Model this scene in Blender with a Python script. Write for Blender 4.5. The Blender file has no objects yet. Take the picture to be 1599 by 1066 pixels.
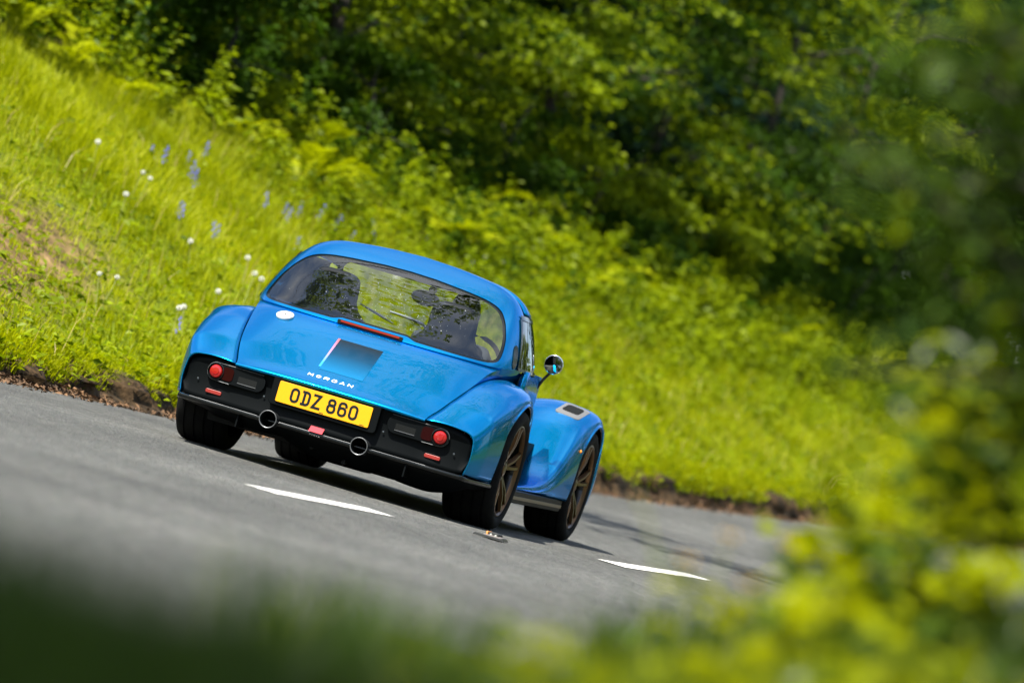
import bpy, bmesh, math
import numpy as np
from mathutils import Vector, Matrix

R = math.radians
rng = np.random.default_rng(7)
scene = bpy.context.scene
COL = scene.collection

# ------------------------------------------------------------------ camera
PSI, TH, ROLL = 0.181415515, -0.010684185, 0.286654987      # heading, pitch, roll of the camera (car frame: y forward, x right)
CAM = np.array([6.239329, -30.144116, 0.678829])
d_ = np.array([-math.sin(PSI) * math.cos(TH), math.cos(PSI) * math.cos(TH), -math.sin(TH)])
r_ = np.array([math.cos(PSI), math.sin(PSI), 0.0])
u_ = np.cross(r_, d_)
r2 = math.cos(ROLL) * r_ + math.sin(ROLL) * u_
u2 = -math.sin(ROLL) * r_ + math.cos(ROLL) * u_
cam = bpy.data.cameras.new('camera')
cam.sensor_width = 36.0
cam.lens = 200.0
cam.clip_start = 0.5
cam.clip_end = 2000.0
cam.dof.use_dof = True
cam.dof.focus_distance = 30.4
cam.dof.aperture_fstop = 2.8
camo = bpy.data.objects.new('camera', cam)
COL.objects.link(camo)
M = Matrix(((r2[0], u2[0], -d_[0], CAM[0]), (r2[1], u2[1], -d_[1], CAM[1]), (r2[2], u2[2], -d_[2], CAM[2]), (0, 0, 0, 1)))
camo.matrix_world = M
scene.camera = camo

# ------------------------------------------------------------------ sky, sun, exposure
SUN_EL = R(55)
SH = np.array([-0.42, -0.91]); SH /= np.linalg.norm(SH)
SUN = np.array([SH[0] * math.cos(SUN_EL), SH[1] * math.cos(SUN_EL), math.sin(SUN_EL)])
world = bpy.data.worlds.new("World")
scene.world = world
world.use_nodes = True
wn = world.node_tree.nodes
wl = world.node_tree.links
sky = wn.new('ShaderNodeTexSky')
sky.sky_type = 'NISHITA'
sky.sun_disc = False
sky.sun_elevation = SUN_EL
sky.sun_rotation = math.atan2(SH[0], SH[1])
sky.air_density = 1.0
sky.dust_density = 1.2
# broken white cloud over the blue
wtc = wn.new('ShaderNodeTexCoord'); wmp = wn.new('ShaderNodeMapping'); wmp.inputs['Scale'].default_value = (1, 1, 2.2)
wnz = wn.new('ShaderNodeTexNoise'); wnz.inputs['Scale'].default_value = 1.9; wnz.inputs['Detail'].default_value = 7; wnz.inputs['Roughness'].default_value = .55
wrp = wn.new('ShaderNodeValToRGB'); wrp.color_ramp.elements[0].position = .46; wrp.color_ramp.elements[1].position = .66
wmx = wn.new('ShaderNodeMix'); wmx.data_type = 'RGBA'; wmx.inputs['B'].default_value = (4.6, 4.8, 5.1, 1)
wl.new(wtc.outputs['Generated'], wmp.inputs['Vector']); wl.new(wmp.outputs[0], wnz.inputs['Vector']); wl.new(wnz.outputs['Fac'], wrp.inputs['Fac'])
wl.new(wrp.outputs[0], wmx.inputs['Factor']); wl.new(sky.outputs[0], wmx.inputs['A']); wl.new(wmx.outputs['Result'], wn['Background'].inputs[0])
wn['Background'].inputs[1].default_value = 0.085
sl = bpy.data.lights.new('sun', 'SUN')
sl.energy = 4.2
sl.angle = R(0.53)
sl.color = (1.0, 0.95, 0.85)
so = bpy.data.objects.new('sun', sl)
so.rotation_euler = Vector(SUN).to_track_quat('Z', 'Y').to_euler()
so.location = (0, 0, 40)
COL.objects.link(so)
scene.view_settings.view_transform = 'Standard'
scene.view_settings.look = 'None'
scene.view_settings.gamma = 1.0
scene.view_settings.use_curve_mapping = False
scene.view_settings.exposure = 1.78
scene.cycles.use_denoising = True
scene.cycles.max_bounces = 8
scene.cycles.transparent_max_bounces = 16
scene.cycles.caustics_reflective = False
scene.cycles.caustics_refractive = False

# ------------------------------------------------------------------ helpers
def P2(X, D):
    """camera-side ground frame (X right, D away) to the world's x, y"""
    X = np.asarray(X, float); D = np.asarray(D, float)
    return (CAM[0] + X * math.cos(PSI) - D * math.sin(PSI), CAM[1] + X * math.sin(PSI) + D * math.cos(PSI))

def pchip(xs, ys):
    xs = np.asarray(xs, float); ys = np.asarray(ys, float)
    h = np.diff(xs); dl = np.diff(ys) / h
    m = np.zeros_like(ys)
    for i in range(1, len(xs) - 1):
        if dl[i - 1] * dl[i] > 0:
            w1 = 2 * h[i] + h[i - 1]; w2 = h[i] + 2 * h[i - 1]
            m[i] = (w1 + w2) / (w1 / dl[i - 1] + w2 / dl[i])
    m[0] = dl[0]; m[-1] = dl[-1]
    def f(x):
        x = np.clip(np.asarray(x, float), xs[0], xs[-1])
        i = np.clip(np.searchsorted(xs, x) - 1, 0, len(h) - 1)
        t = (x - xs[i]) / h[i]
        return (ys[i] * (2 * t**3 - 3 * t**2 + 1) + h[i] * m[i] * (t**3 - 2 * t**2 + t)
                + ys[i + 1] * (-2 * t**3 + 3 * t**2) + h[i] * m[i + 1] * (t**3 - t**2))
    return f

def link(o, parent=None):
    COL.objects.link(o)
    if parent is not None:
        o.parent = parent
    return o

def fast_mesh(name, V, F, mat=None, smooth=False, attr=None):
    """V (n,3); F (m,k) one face size, or list of such arrays"""
    me = bpy.data.meshes.new(name)
    V = np.ascontiguousarray(V, np.float32)
    Fs = F if isinstance(F, list) else [F]
    Fs = [np.asarray(f, np.int32) for f in Fs if len(f)]
    me.vertices.add(len(V)); me.vertices.foreach_set('co', V.ravel())
    li = np.concatenate([f.ravel() for f in Fs])
    tot = np.concatenate([np.full(len(f), f.shape[1], np.int32) for f in Fs])
    st = np.concatenate([[0], np.cumsum(tot)[:-1]]).astype(np.int32)
    me.loops.add(len(li)); me.loops.foreach_set('vertex_index', li)
    me.polygons.add(len(tot)); me.polygons.foreach_set('loop_start', st); me.polygons.foreach_set('loop_total', tot)
    if smooth:
        me.polygons.foreach_set('use_smooth', np.ones(len(tot), bool))
    if attr is not None:
        for k, v in attr.items():
            a = me.attributes.new(k, 'FLOAT', 'POINT'); a.data.foreach_set('value', np.asarray(v, np.float32))
    me.update(calc_edges=True)
    me.validate()
    if mat is not None:
        me.materials.append(mat)
    return me

def obj(name, me, parent=None, kind=None, label=None, cat=None, group=None):
    o = bpy.data.objects.new(name, me)
    link(o, parent)
    if kind: o['kind'] = kind
    if label: o['label'] = label
    if cat: o['category'] = cat
    if group: o['group'] = group
    return o

def thing(name, label, cat, loc=(0, 0, 0), group=None, rot=(0, 0, 0)):
    o = obj(name, None, None, None, label, cat, group)
    o.location = loc; o.rotation_euler = rot
    o.empty_display_size = 0.1
    return o

def grid_faces(nr, nc, close_c=False):
    i = np.arange(nr - 1)[:, None]; j = np.arange(nc if close_c else nc - 1)[None, :]
    j2 = (j + 1) % nc
    return np.stack([i * nc + j, i * nc + j2, (i + 1) * nc + j2, (i + 1) * nc + j], -1).reshape(-1, 4)

class MB:
    """collects simple solids into one mesh"""
    def __init__(self): self.V = []; self.F = []; self.n = 0
    def add(self, V, F):
        V = np.asarray(V, float)
        self.V.append(V); self.F += [[a + self.n for a in f] for f in F]; self.n += len(V); return self
    def grid(self, G, close_c=False, flip=False):
        G = np.asarray(G, float); nr, nc = G.shape[:2]
        f = grid_faces(nr, nc, close_c)
        if flip: f = f[:, ::-1]
        return self.add(G.reshape(-1, 3), f.tolist())
    def box(self, c, s, rot=None):
        v = np.array([[x, y, z] for x in (-.5, .5) for y in (-.5, .5) for z in (-.5, .5)]) * np.array(s)
        if rot is not None: v = v @ np.array(rot).T
        return self.add(v + np.array(c), [[0, 1, 3, 2], [4, 6, 7, 5], [0, 4, 5, 1], [2, 3, 7, 6], [0, 2, 6, 4], [1, 5, 7, 3]])
    def prism(self, poly, y0, y1, cap0=True, cap1=True):
        """poly of (x,z), extruded along y"""
        n = len(poly)
        v = [(x, y0, z) for x, z in poly] + [(x, y1, z) for x, z in poly]
        f = [[i, (i + 1) % n, n + (i + 1) % n, n + i] for i in range(n)]
        if cap0: f.append(list(range(n))[::-1])
        if cap1: f.append(list(range(n, 2 * n)))
        return self.add(v, f)
    def tube(self, pts, r, n=10, caps=True):
        pts = np.asarray(pts, float); r = np.broadcast_to(np.asarray(r, float), (len(pts),))
        t = np.gradient(pts, axis=0); t /= np.linalg.norm(t, axis=1)[:, None] + 1e-12
        ref = np.array([0, 0, 1.0]) if abs(t[0, 2]) < .9 else np.array([1.0, 0, 0])
        a = np.cross(t, ref); a /= np.linalg.norm(a, axis=1)[:, None] + 1e-12
        b = np.cross(t, a)
        ph = np.linspace(0, 2 * np.pi, n, endpoint=False)
        G = pts[:, None] + r[:, None, None] * (a[:, None] * np.cos(ph)[None, :, None] + b[:, None] * np.sin(ph)[None, :, None])
        k = self.n
        self.grid(G, True)
        if caps:
            m = len(pts)
            self.F.append([k + i for i in range(n)]); self.F.append([k + (m - 1) * n + i for i in range(n)][::-1])
        return self
    def lathe(self, prof, axis='x', c=(0, 0, 0), n=48, close=False):
        """prof of (a, r): a along axis"""
        prof = np.asarray(prof, float)
        ph = np.linspace(0, 2 * np.pi, n, endpoint=False)
        A = np.repeat(prof[:, 0][:, None], n, 1); C = prof[:, 1][:, None] * np.cos(ph); S = prof[:, 1][:, None] * np.sin(ph)
        G = {'x': np.stack([A, C, S], -1), 'y': np.stack([C, A, S], -1), 'z': np.stack([C, S, A], -1)}[axis] + np.array(c)
        if close: G = np.concatenate([G, G[:1]], 0)
        return self.grid(G, True)
    def stroke(self, pts, w, depth, closed=False, place=None):
        """flat mitred ribbon through 2D pts, extruded by depth; place maps (a, b, h) -> xyz"""
        p = np.asarray(pts, float); n = len(p)
        if closed: tn = np.roll(p, -1, 0) - p; tp = p - np.roll(p, 1, 0)
        else:
            tn = np.vstack([p[1:] - p[:-1], p[-1:] - p[-2:-1]]); tp = np.vstack([p[1:2] - p[:1], p[1:] - p[:-1]])
        tn /= np.linalg.norm(tn, axis=1)[:, None]; tp /= np.linalg.norm(tp, axis=1)[:, None]
        nn = np.stack([-(tn + tp)[:, 1], (tn + tp)[:, 0]], 1); nn /= np.linalg.norm(nn, axis=1)[:, None]
        c = np.clip((nn * np.stack([-tn[:, 1], tn[:, 0]], 1)).sum(1), .45, 1)
        o = nn * (w / 2 / c)[:, None]
        L, Rr = p + o, p - o
        ring = [np.c_[L, np.zeros(n)], np.c_[L, np.full(n, depth)], np.c_[Rr, np.full(n, depth)], np.c_[Rr, np.zeros(n)]]
        G = np.stack(ring, 1)                       # n,4,3
        if closed: G = np.concatenate([G, G[:1]], 0)
        k = self.n; m = len(G)
        V = np.array([place(*q) for q in G.reshape(-1, 3)])
        f = grid_faces(m, 4, True).tolist()
        if not closed: f += [[0, 1, 2, 3], [(m - 1) * 4 + q for q in (3, 2, 1, 0)]]
        return self.add(V, f)
    def build(self, name, mat, parent=None, smooth=False, bevel=0, sharp=35, **kw):
        me = bpy.data.meshes.new(name)
        me.from_pydata(np.concatenate(self.V).tolist(), [], self.F)
        bm = bmesh.new(); bm.from_mesh(me); bmesh.ops.recalc_face_normals(bm, faces=bm.faces); bm.to_mesh(me); bm.free()
        if smooth:
            me.polygons.foreach_set('use_smooth', np.ones(len(me.polygons), bool))
            if sharp: me.set_sharp_from_angle(angle=R(sharp))
        me.materials.append(mat)
        o = obj(name, me, parent, **kw)
        if bevel:
            b = o.modifiers.new('bevel', 'BEVEL'); b.width = bevel; b.segments = 2; b.limit_method = 'ANGLE'; b.angle_limit = R(40)
        return o

def shell(name, G, mat, parent=None, thick=0.008, sub=0, inward=None, **kw):
    """a panel: grid surface given thickness"""
    mb = MB(); mb.grid(G)
    o = mb.build(name, mat, parent, smooth=True, sharp=0, **kw)
    if sub:
        s = o.modifiers.new('sub', 'SUBSURF'); s.levels = sub; s.render_levels = sub
    if thick:
        s = o.modifiers.new('solid', 'SOLIDIFY'); s.thickness = thick; s.offset = -1
    return o

def rrect(w, h, r, cx=0, cz=0, n=5):
    out = []
    for sx, sz, a0 in ((1, 1, 0), (-1, 1, 90), (-1, -1, 180), (1, -1, 270)):
        for k in range(n + 1):
            a = R(a0 + 90 * k / n)
            out.append((cx + sx * (w / 2 - r) + r * math.cos(a), cz + sz * (h / 2 - r) + r * math.sin(a)))
    return out

# ------------------------------------------------------------------ materials
def mat(name, col=(.5, .5, .5), rough=.5, metal=0, coat=0, spec=.5, emit=None, es=0, coat_rough=.02):
    m = bpy.data.materials.new(name); m.use_nodes = True
    b = m.node_tree.nodes['Principled BSDF']
    b.inputs['Base Color'].default_value = (*col, 1)
    b.inputs['Roughness'].default_value = rough
    b.inputs['Metallic'].default_value = metal
    b.inputs['Coat Weight'].default_value = coat
    b.inputs['Coat Roughness'].default_value = coat_rough
    b.inputs['Specular IOR Level'].default_value = spec
    if emit: b.inputs['Emission Color'].default_value = (*emit, 1); b.inputs['Emission Strength'].default_value = es
    return m

def nodes(m): return m.node_tree.nodes, m.node_tree.links, m.node_tree.nodes['Principled BSDF']

def noise_col(m, c1, c2, scale=8, detail=6, lo=.35, hi=.65, bump=0, bscale=None, coord='Object', rough=None):
    n, l, b = nodes(m)
    tc = n.new('ShaderNodeTexCoord'); nz = n.new('ShaderNodeTexNoise'); nz.inputs['Scale'].default_value = scale; nz.inputs['Detail'].default_value = detail
    rp = n.new('ShaderNodeValToRGB'); rp.color_ramp.elements[0].position = lo; rp.color_ramp.elements[1].position = hi
    rp.color_ramp.elements[0].color = (*c1, 1); rp.color_ramp.elements[1].color = (*c2, 1)
    l.new(tc.outputs[coord], nz.inputs['Vector']); l.new(nz.outputs['Fac'], rp.inputs['Fac']); l.new(rp.outputs[0], b.inputs['Base Color'])
    if bump:
        n2 = n.new('ShaderNodeTexNoise'); n2.inputs['Scale'].default_value = bscale or scale * 3; n2.inputs['Detail'].default_value = 8
        l.new(tc.outputs[coord], n2.inputs['Vector'])
        bp = n.new('ShaderNodeBump'); bp.inputs['Strength'].default_value = 1; bp.inputs['Distance'].default_value = bump
        l.new(n2.outputs['Fac'], bp.inputs['Height']); l.new(bp.outputs[0], b.inputs['Normal'])
    return m, rp

def foliage_mat(name, c_dark, c_light, trans, transmission=.45, gloss=.035, rough=.45, scale=1.6):
    """leaf shader: colour varies from leaf to leaf and in patches; light passes through"""
    m = bpy.data.materials.new(name); m.use_nodes = True
    n = m.node_tree.nodes; l = m.node_tree.links
    n.remove(n['Principled BSDF']); out = n['Material Output']
    geo = n.new('ShaderNodeNewGeometry'); tc = n.new('ShaderNodeTexCoord')
    nz = n.new('ShaderNodeTexNoise'); nz.inputs['Scale'].default_value = scale; nz.inputs['Detail'].default_value = 3
    l.new(geo.outputs['Position'], nz.inputs['Vector'])
    mx = n.new('ShaderNodeMath'); mx.operation = 'MULTIPLY_ADD'; mx.inputs[1].default_value = .55
    mz = n.new('ShaderNodeMapRange'); mz.inputs[1].default_value = .3; mz.inputs[2].default_value = .7; mz.inputs[3].default_value = 0; mz.inputs[4].default_value = .45
    l.new(nz.outputs['Fac'], mz.inputs[0]); l.new(geo.outputs['Random Per Island'], mx.inputs[0]); l.new(mz.outputs[0], mx.inputs[2])
    rp = n.new('ShaderNodeValToRGB'); rp.color_ramp.elements[0].color = (*c_dark, 1); rp.color_ramp.elements[1].color = (*c_light, 1)
    l.new(mx.outputs[0], rp.inputs['Fac'])
    df = n.new('ShaderNodeBsdfDiffuse'); tr = n.new('ShaderNodeBsdfTranslucent'); gl = n.new('ShaderNodeBsdfGlossy')
    gl.inputs['Roughness'].default_value = rough; gl.inputs['Color'].default_value = (1, 1, 1, 1)
    l.new(rp.outputs[0], df.inputs['Color'])
    mc = n.new('ShaderNodeMix'); mc.data_type = 'RGBA'; mc.blend_type = 'MULTIPLY'; mc.inputs['Factor'].default_value = 1
    l.new(rp.outputs[0], mc.inputs['A']); mc.inputs['B'].default_value = (*trans, 1); l.new(mc.outputs['Result'], tr.inputs['Color'])
    m1 = n.new('ShaderNodeMixShader'); m1.inputs[0].default_value = transmission
    l.new(df.outputs[0], m1.inputs[1]); l.new(tr.outputs[0], m1.inputs[2])
    m2 = n.new('ShaderNodeMixShader'); m2.inputs[0].default_value = gloss
    l.new(m1.outputs[0], m2.inputs[1]); l.new(gl.outputs[0], m2.inputs[2]); l.new(m2.outputs[0], out.inputs['Surface'])
    return m

def glass_mat(name, tint, refl_ior=1.5, mixmin=.04):
    m = bpy.data.materials.new(name); m.use_nodes = True
    n = m.node_tree.nodes; l = m.node_tree.links
    n.remove(n['Principled BSDF']); out = n['Material Output']
    tr = n.new('ShaderNodeBsdfTransparent'); tr.inputs[0].default_value = (*tint, 1)
    gl = n.new('ShaderNodeBsdfGlossy'); gl.inputs['Roughness'].default_value = .015
    fr = n.new('ShaderNodeFresnel'); fr.inputs['IOR'].default_value = refl_ior
    mx = n.new('ShaderNodeMixShader')
    l.new(fr.outputs[0], mx.inputs[0]); l.new(tr.outputs[0], mx.inputs[1]); l.new(gl.outputs[0], mx.inputs[2]); l.new(mx.outputs[0], out.inputs['Surface'])
    return m

M_paint = mat('metallic_blue_paint', (.0, .255, .57), rough=.26, metal=.90, coat=.35)
M_paint.node_tree.nodes['Principled BSDF'].inputs['Specular Tint'].default_value = (.18, .48, .92, 1)
M_black = mat('satin_black_plastic', (.0018, .0026, .003), rough=.5, spec=.07)
M_gloss = mat('gloss_black', (.004, .005, .005), rough=.15, spec=.4)
M_matt = mat('matt_black', (.005, .006, .006), rough=.9, spec=.15)
M_under = mat('underbody', (.006, .006, .006), rough=.8, spec=.2)
M_tyre = mat('tyre_rubber', (.010, .010, .011), rough=.85, spec=.12)
noise_col(M_tyre, (.005, .005, .006), (.011, .011, .010), scale=14, bump=.0006, bscale=220)
M_bronze = mat('bronze_alloy', (.115, .066, .033), rough=.32, metal=.9)
M_disc = mat('brake_disc', (.28, .28, .26), rough=.4, metal=1)
M_caliper = mat('brake_caliper', (.34, .27, .02), rough=.35, coat=.4)
M_chrome = mat('bright_metal', (.72, .73, .74), rough=.14, metal=1)
M_satin = mat('satin_silver', (.15, .15, .148), rough=.45, metal=.4)
M_line_dk = mat('dull_trim', (.10, .105, .11), rough=.55, metal=.6)
M_steel = mat('exhaust_steel', (.13, .14, .15), rough=.35, metal=1)
M_plate = mat('yellow_plate', (.62, .275, .003), rough=.45, spec=.25)
M_ink = mat('plate_ink', (.004, .008, .010), rough=.5, spec=.15)
M_white = mat('white_enamel', (.82, .82, .80), rough=.3)
M_red = mat('red_lens', (.20, .006, .006), rough=.15, coat=.3, emit=(1, .03, .02), es=.025)
M_redd = mat('dark_red_lens', (.012, .001, .001), rough=.25, spec=.1)
M_refl = mat('red_reflector', (.20, .014, .010), rough=.3, coat=.6)
M_tag = mat('red_tag', (.75, .07, .09), rough=.5)
M_amber = mat('amber_lens', (.75, .22, .01), rough=.2, coat=.6)
M_cabin = mat('cabin_trim', (.006, .007, .009), rough=.7, spec=.2)
M_seat = mat('seat_leather', (.006, .008, .011), rough=.6, spec=.08)
M_skin = mat('skin', (.38, .22, .15), rough=.5)
M_hair = mat('hair', (.012, .009, .007), rough=.6)
M_cloth = mat('jacket_cloth', (.012, .016, .024), rough=.8)
M_glass = glass_mat('window_glass', (.93, .95, .93), 1.4)
M_rglass = glass_mat('rear_glass', (.88, .91, .89), 1.95)
M_sglass = mat('side_glass', (.012, .014, .010), rough=.02, spec=.9)
M_mirror = mat('mirror_glass', (.55, .57, .58), rough=.01, metal=1)
M_drop = mat('water_drop', (.45, .48, .48), rough=.08, spec=.6)

# paint: slight orange-peel and road dust low down
n, l, b = nodes(M_paint)
tc = n.new('ShaderNodeTexCoord'); nz = n.new('ShaderNodeTexNoise'); nz.inputs['Scale'].default_value = 900; nz.inputs['Detail'].default_value = 1
bp = n.new('ShaderNodeBump'); bp.inputs['Strength'].default_value = .08; bp.inputs['Distance'].default_value = .0003
l.new(tc.outputs['Object'], nz.inputs['Vector']); l.new(nz.outputs['Fac'], bp.inputs['Height']); l.new(bp.outputs[0], b.inputs['Normal'])

# square print on the deck: dark at the top, fading to the paint blue at its foot
M_print = mat('square_print', (.003, .05, .12), rough=.3, metal=.8, coat=.1, spec=.15)
n, l, b = nodes(M_print)
tc = n.new('ShaderNodeTexCoord'); sx = n.new('ShaderNodeSeparateXYZ'); rp = n.new('ShaderNodeValToRGB')
l.new(tc.outputs['UV'], sx.inputs[0]); l.new(sx.outputs[1], rp.inputs['Fac']); l.new(rp.outputs[0], b.inputs['Base Color'])
rp.color_ramp.elements[0].color = (.0, .255, .57, 1); rp.color_ramp.elements[1].color = (.004, .016, .026, 1)
e = rp.color_ramp.elements.new(.55); e.color = (.0, .075, .17, 1)
M_stripe = mat('pink_print', (.8, .25, .25), rough=.45, coat=.1, spec=.2)
n, l, b = nodes(M_stripe)
tc = n.new('ShaderNodeTexCoord'); sx = n.new('ShaderNodeSeparateXYZ'); rp = n.new('ShaderNodeValToRGB')
l.new(tc.outputs['UV'], sx.inputs[0]); l.new(sx.outputs[1], rp.inputs['Fac']); l.new(rp.outputs[0], b.inputs['Base Color'])
rp.color_ramp.elements[0].color = (.02, .21, .44, 1); rp.color_ramp.elements[0].position = .15; rp.color_ramp.elements[1].color = (.50, .07, .08, 1)

exec_env = True
# ==================================================================== THE CAR
def build_car():
    car = thing('sports_car', 'blue two-seater sports car seen from behind, cornering on the grey road', 'car')
    # ---------------------------------------------------------------- rear deck
    fy = [-.86, -.84, -.7, -.5, -.3, -.1, .1, .3, .5]
    seam_x = pchip(fy, [.535, .537, .57, .615, .65, .675, .68, .68, .68])
    seam_z = pchip(fy, [.478, .487, .548, .645, .728, .774, .787, .765, .70])
    deck_c = pchip([-.868, -.855, -.82, -.77, -.68, -.5, -.37, -.25, -.15, -.05, .1], [.476, .488, .503, .527, .578, .683, .756, .812, .845, .866, .88])
    edge_z = pchip([-.86, -.84, -.7, -.5, -.35, -.25, -.15, -.05, .05, .2, .5], [.478, .487, .548, .645, .711, .757, .800, .828, .842, .852, .858])
    edge_x = pchip([-.86, -.84, -.7, -.5, -.3, -.15, .0, .2, .5], [.535, .537, .57, .615, .648, .668, .690, .722, .742])
    ys = np.concatenate([[-.868, -.864, -.858, -.85, -.84], np.linspace(-.82, -.14, 30)])
    us = np.linspace(-1, 1, 61)
    GAP = .0035
    def deck_pt(u, y, off=0.0):
        x = u * (edge_x(y) - GAP); z = edge_z(y) + (deck_c(y) - edge_z(y)) * (1 - np.abs(u)**6) + .008 * (1 - u**2)
        return x, z + off
    G = np.zeros((len(ys) + 2, len(us), 3))
    for i, y in enumerate(ys):
        yr = y + np.clip((y + .5) / .36, 0, 1)**1.5 * .36 * np.abs(us)**4         # the rows bend forward along the hard top's foot
        yy = yr + .055 * (np.abs(us)**2.5) * np.clip((-y - .6) / .25, 0, 1)
        x, z = deck_pt(us, yr)
        G[i + 2] = np.stack([x, yy, z], -1)
    G[1] = G[2] + np.array([0, .006, -.012]); G[0] = G[1] + np.array([0, .02, -.004])
    deck = shell('rear_deck', G, M_paint, car, thick=0)
    # fuel filler cap
    def deck_frame(x, y):
        u = x / (edge_x(y) - GAP)
        z0 = deck_pt(np.array(u), np.array(y))[1]
        e = 1e-3
        zy = (deck_pt(np.array(u), np.array(y + e))[1] - z0) / e
        zx = (deck_pt(np.array((x + e) / (edge_x(y) - GAP)), np.array(y))[1] - z0) / e
        nrm = Vector((-float(zx), -float(zy), 1)).normalized()
        return Vector((x, y, float(z0))), nrm
    p, nr = deck_frame(-.465, -.29)
    q = nr.to_track_quat('Z', 'Y').to_matrix()
    mb = MB(); mb.lathe([(0, .048), (.009, .048), (.011, .046), (.011, .036), (.009, .034), (.0095, .030), (.013, .012), (.013, .0)], 'z', n=40)
    mb.V[0] = mb.V[0] @ np.array(q).T + np.array(p)
    cap = mb.build('filler_cap', mat('brushed_cap', (.72, .72, .71), rough=.4, metal=.3), car, smooth=True)
    mb = MB(); mb.lathe([(.0131, .007), (.015, .007), (.015, 0)], 'z', n=16); mb.V[0] = mb.V[0] @ np.array(q).T + np.array(p)
    mb.build('cap_lock', M_ink, cap)
    # square print on the deck
    def patch(name, x0, x1, ya, yb, m, off):
        ny, nx = 18, 8
        yy = np.linspace(ya, yb, ny); V = []; UV = []
        for y in yy:
            for k in range(nx):
                x = x0 + (x1 - x0) * k / (nx - 1)
                u = x / (edge_x(y) - GAP)
                V.append((x, y, float(deck_pt(np.array(u), np.array(y))[1]) + off)); UV.append((k / (nx - 1), (y - ya) / (yb - ya)))
        me = fast_mesh(name, np.array(V), grid_faces(ny, nx), m, True)
        uv = me.uv_layers.new(name='UVMap')
        for lp in me.loops: uv.data[lp.index].uv = UV[lp.vertex_index]
        return obj(name, me, deck)
    patch('square_print', -.117, .127, -.70, -.385, M_print, .0012)
    patch('stripe_print', -.128, -.1165, -.68, -.385, M_stripe, .0015)
    # name badge along the deck's foot
    GL = {'M': [[(0, 0), (0, 1), (.5, .35), (1, 1), (1, 0)]], 'O': ['ring'], 'R': [[(0, 0), (0, 1), (.75, 1), (1, .82), (1, .64), (.75, .46), (0, .46)], [(.55, .46), (1, 0)]],
          'G': [[(.95, .8), (.75, 1), (.25, 1), (0, .75), (0, .25), (.25, 0), (.75, 0), (1, .2), (1, .48), (.55, .48)]],
          'A': [[(0, 0), (.5, 1), (1, 0)], [(.2, .33), (.8, .33)]], 'N': [[(0, 0), (0, 1), (1, 0), (1, 1)]]}
    for k, ch in enumerate('MORGAN'):
        mb = MB(); x0 = -.146 + k * .0445; w, h = .024, .027
        pl, nl = deck_frame(x0 + w / 2, -.775)
        tdir = Vector((1, 0, 0)); bdir = nl.cross(tdir).normalized()
        place = lambda a, b_, hh: pl + tdir * (a - w / 2) + bdir * (b_ - h / 2) + nl * (hh + .001)
        for s in GL[ch]:
            if s == 'ring':
                mb.stroke([(w / 2 + w / 2 * math.cos(a) * .9, h / 2 + h / 2 * math.sin(a) * .9) for a in np.linspace(0, 2 * np.pi, 20, endpoint=False)], w * .17, .0015, True, place)
            else:
                mb.stroke([(a * w, b_ * h) for a, b_ in s], w * .17, .0015, False, place)
        mb.build('badge_letter', M_white, deck)
    # ---------------------------------------------------------------- rear wings
    xo = pchip(fy, [.806, .812, .840, .872, .897, .911, .909, .890, .85])
    zc = pchip(fy, [.468, .475, .535, .622, .698, .758, .775, .755, .69])
    fr = pchip(fy, [.05, .05, .055, .068, .09, .125, .135, .12, .10])
    ARC, WZ = .362, .333
    yw = np.concatenate([[-.858, -.85, -.84, -.82, -.79], np.linspace(-.75, -.42, 12), [-.40, -.385, -.372, -.367, -.362, -.35, -.335, -.315, -.29, -.26, -.22, -.18, -.14, -.1, -.05, 0, .05, .1, .14, .18, .22, .26, .29, .315, .335, .35, .362, .367, .372, .385, .42, .47, .52]])
    def wing_section(A, B, C, r, bulge=.012, n1=9, n2=12, n3=12):
        A, B, C = map(lambda v: np.array(v, float), (A, B, C))
        ta = (A - B); la = np.linalg.norm(ta); ta /= la
        tc_ = (C - B); lc = np.linalg.norm(tc_); tc_ /= lc
        rt = min(r, la * .9); rs = min(r, lc * .85)
        s, e_ = B + ta * rt, B + tc_ * rs
        t = np.linspace(0, 1, n1, endpoint=False)[:, None]; p1 = A + (s - A) * t
        p1[:, 1] += bulge * np.sin(np.pi * t[:, 0] * .85)
        t = np.linspace(0, 1, n2, endpoint=False)[:, None]; p2 = (1 - t)**2 * s + 2 * t * (1 - t) * (B + (ta * rt + tc_ * rs) * .08) + t**2 * e_
        off = bulge * np.sin(np.pi * .85) * (1 - t[:, 0])**3; p2[:, 1] += off
        t = np.linspace(0, 1, n3)[:, None]; p3 = e_ + (C - e_) * t
        p3[:, 0] += .010 * np.sin(np.pi * t[:, 0])
        return np.concatenate([p1, p2, p3])
    def rear_wing(sd):
        rows = []
        for y in yw:
            zb = .245 + .01 * np.clip((-y - .4) / .4, 0, 1)
            if abs(y) < ARC: zb = max(zb, WZ + math.sqrt(ARC**2 - y * y))
            xi = float(seam_x(y)) + GAP * .4
            pr = wing_section((xi, float(seam_z(y)) - .001), (float(xo(y)), float(zc(y))), (float(xo(y)) - .012, zb), float(fr(y)))
            yy = y + .055 * min(1, (xi / .55))**2.5 * np.clip((-y - .6) / .25, 0, 1) + np.clip((-y - .6) / .25, 0, 1) * .055 * np.clip((pr[:, 0] - xi) / .27, 0, 1)**2
            rows.append(np.stack([sd * pr[:, 0], np.full(len(pr), 0) + yy, pr[:, 1]], -1))
        G = np.array(rows)
        lip = G[:1].copy(); lip[..., 1] += .012; lip[..., 0] *= .995; lip[..., 2] -= .006
        lip2 = lip.copy(); lip2[..., 1] += .03
        G = np.concatenate([lip2, lip, G], 0)
        o = shell('rear_wing', G if sd > 0 else G[:, ::-1], M_paint, car, thick=.006)
        return o
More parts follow.
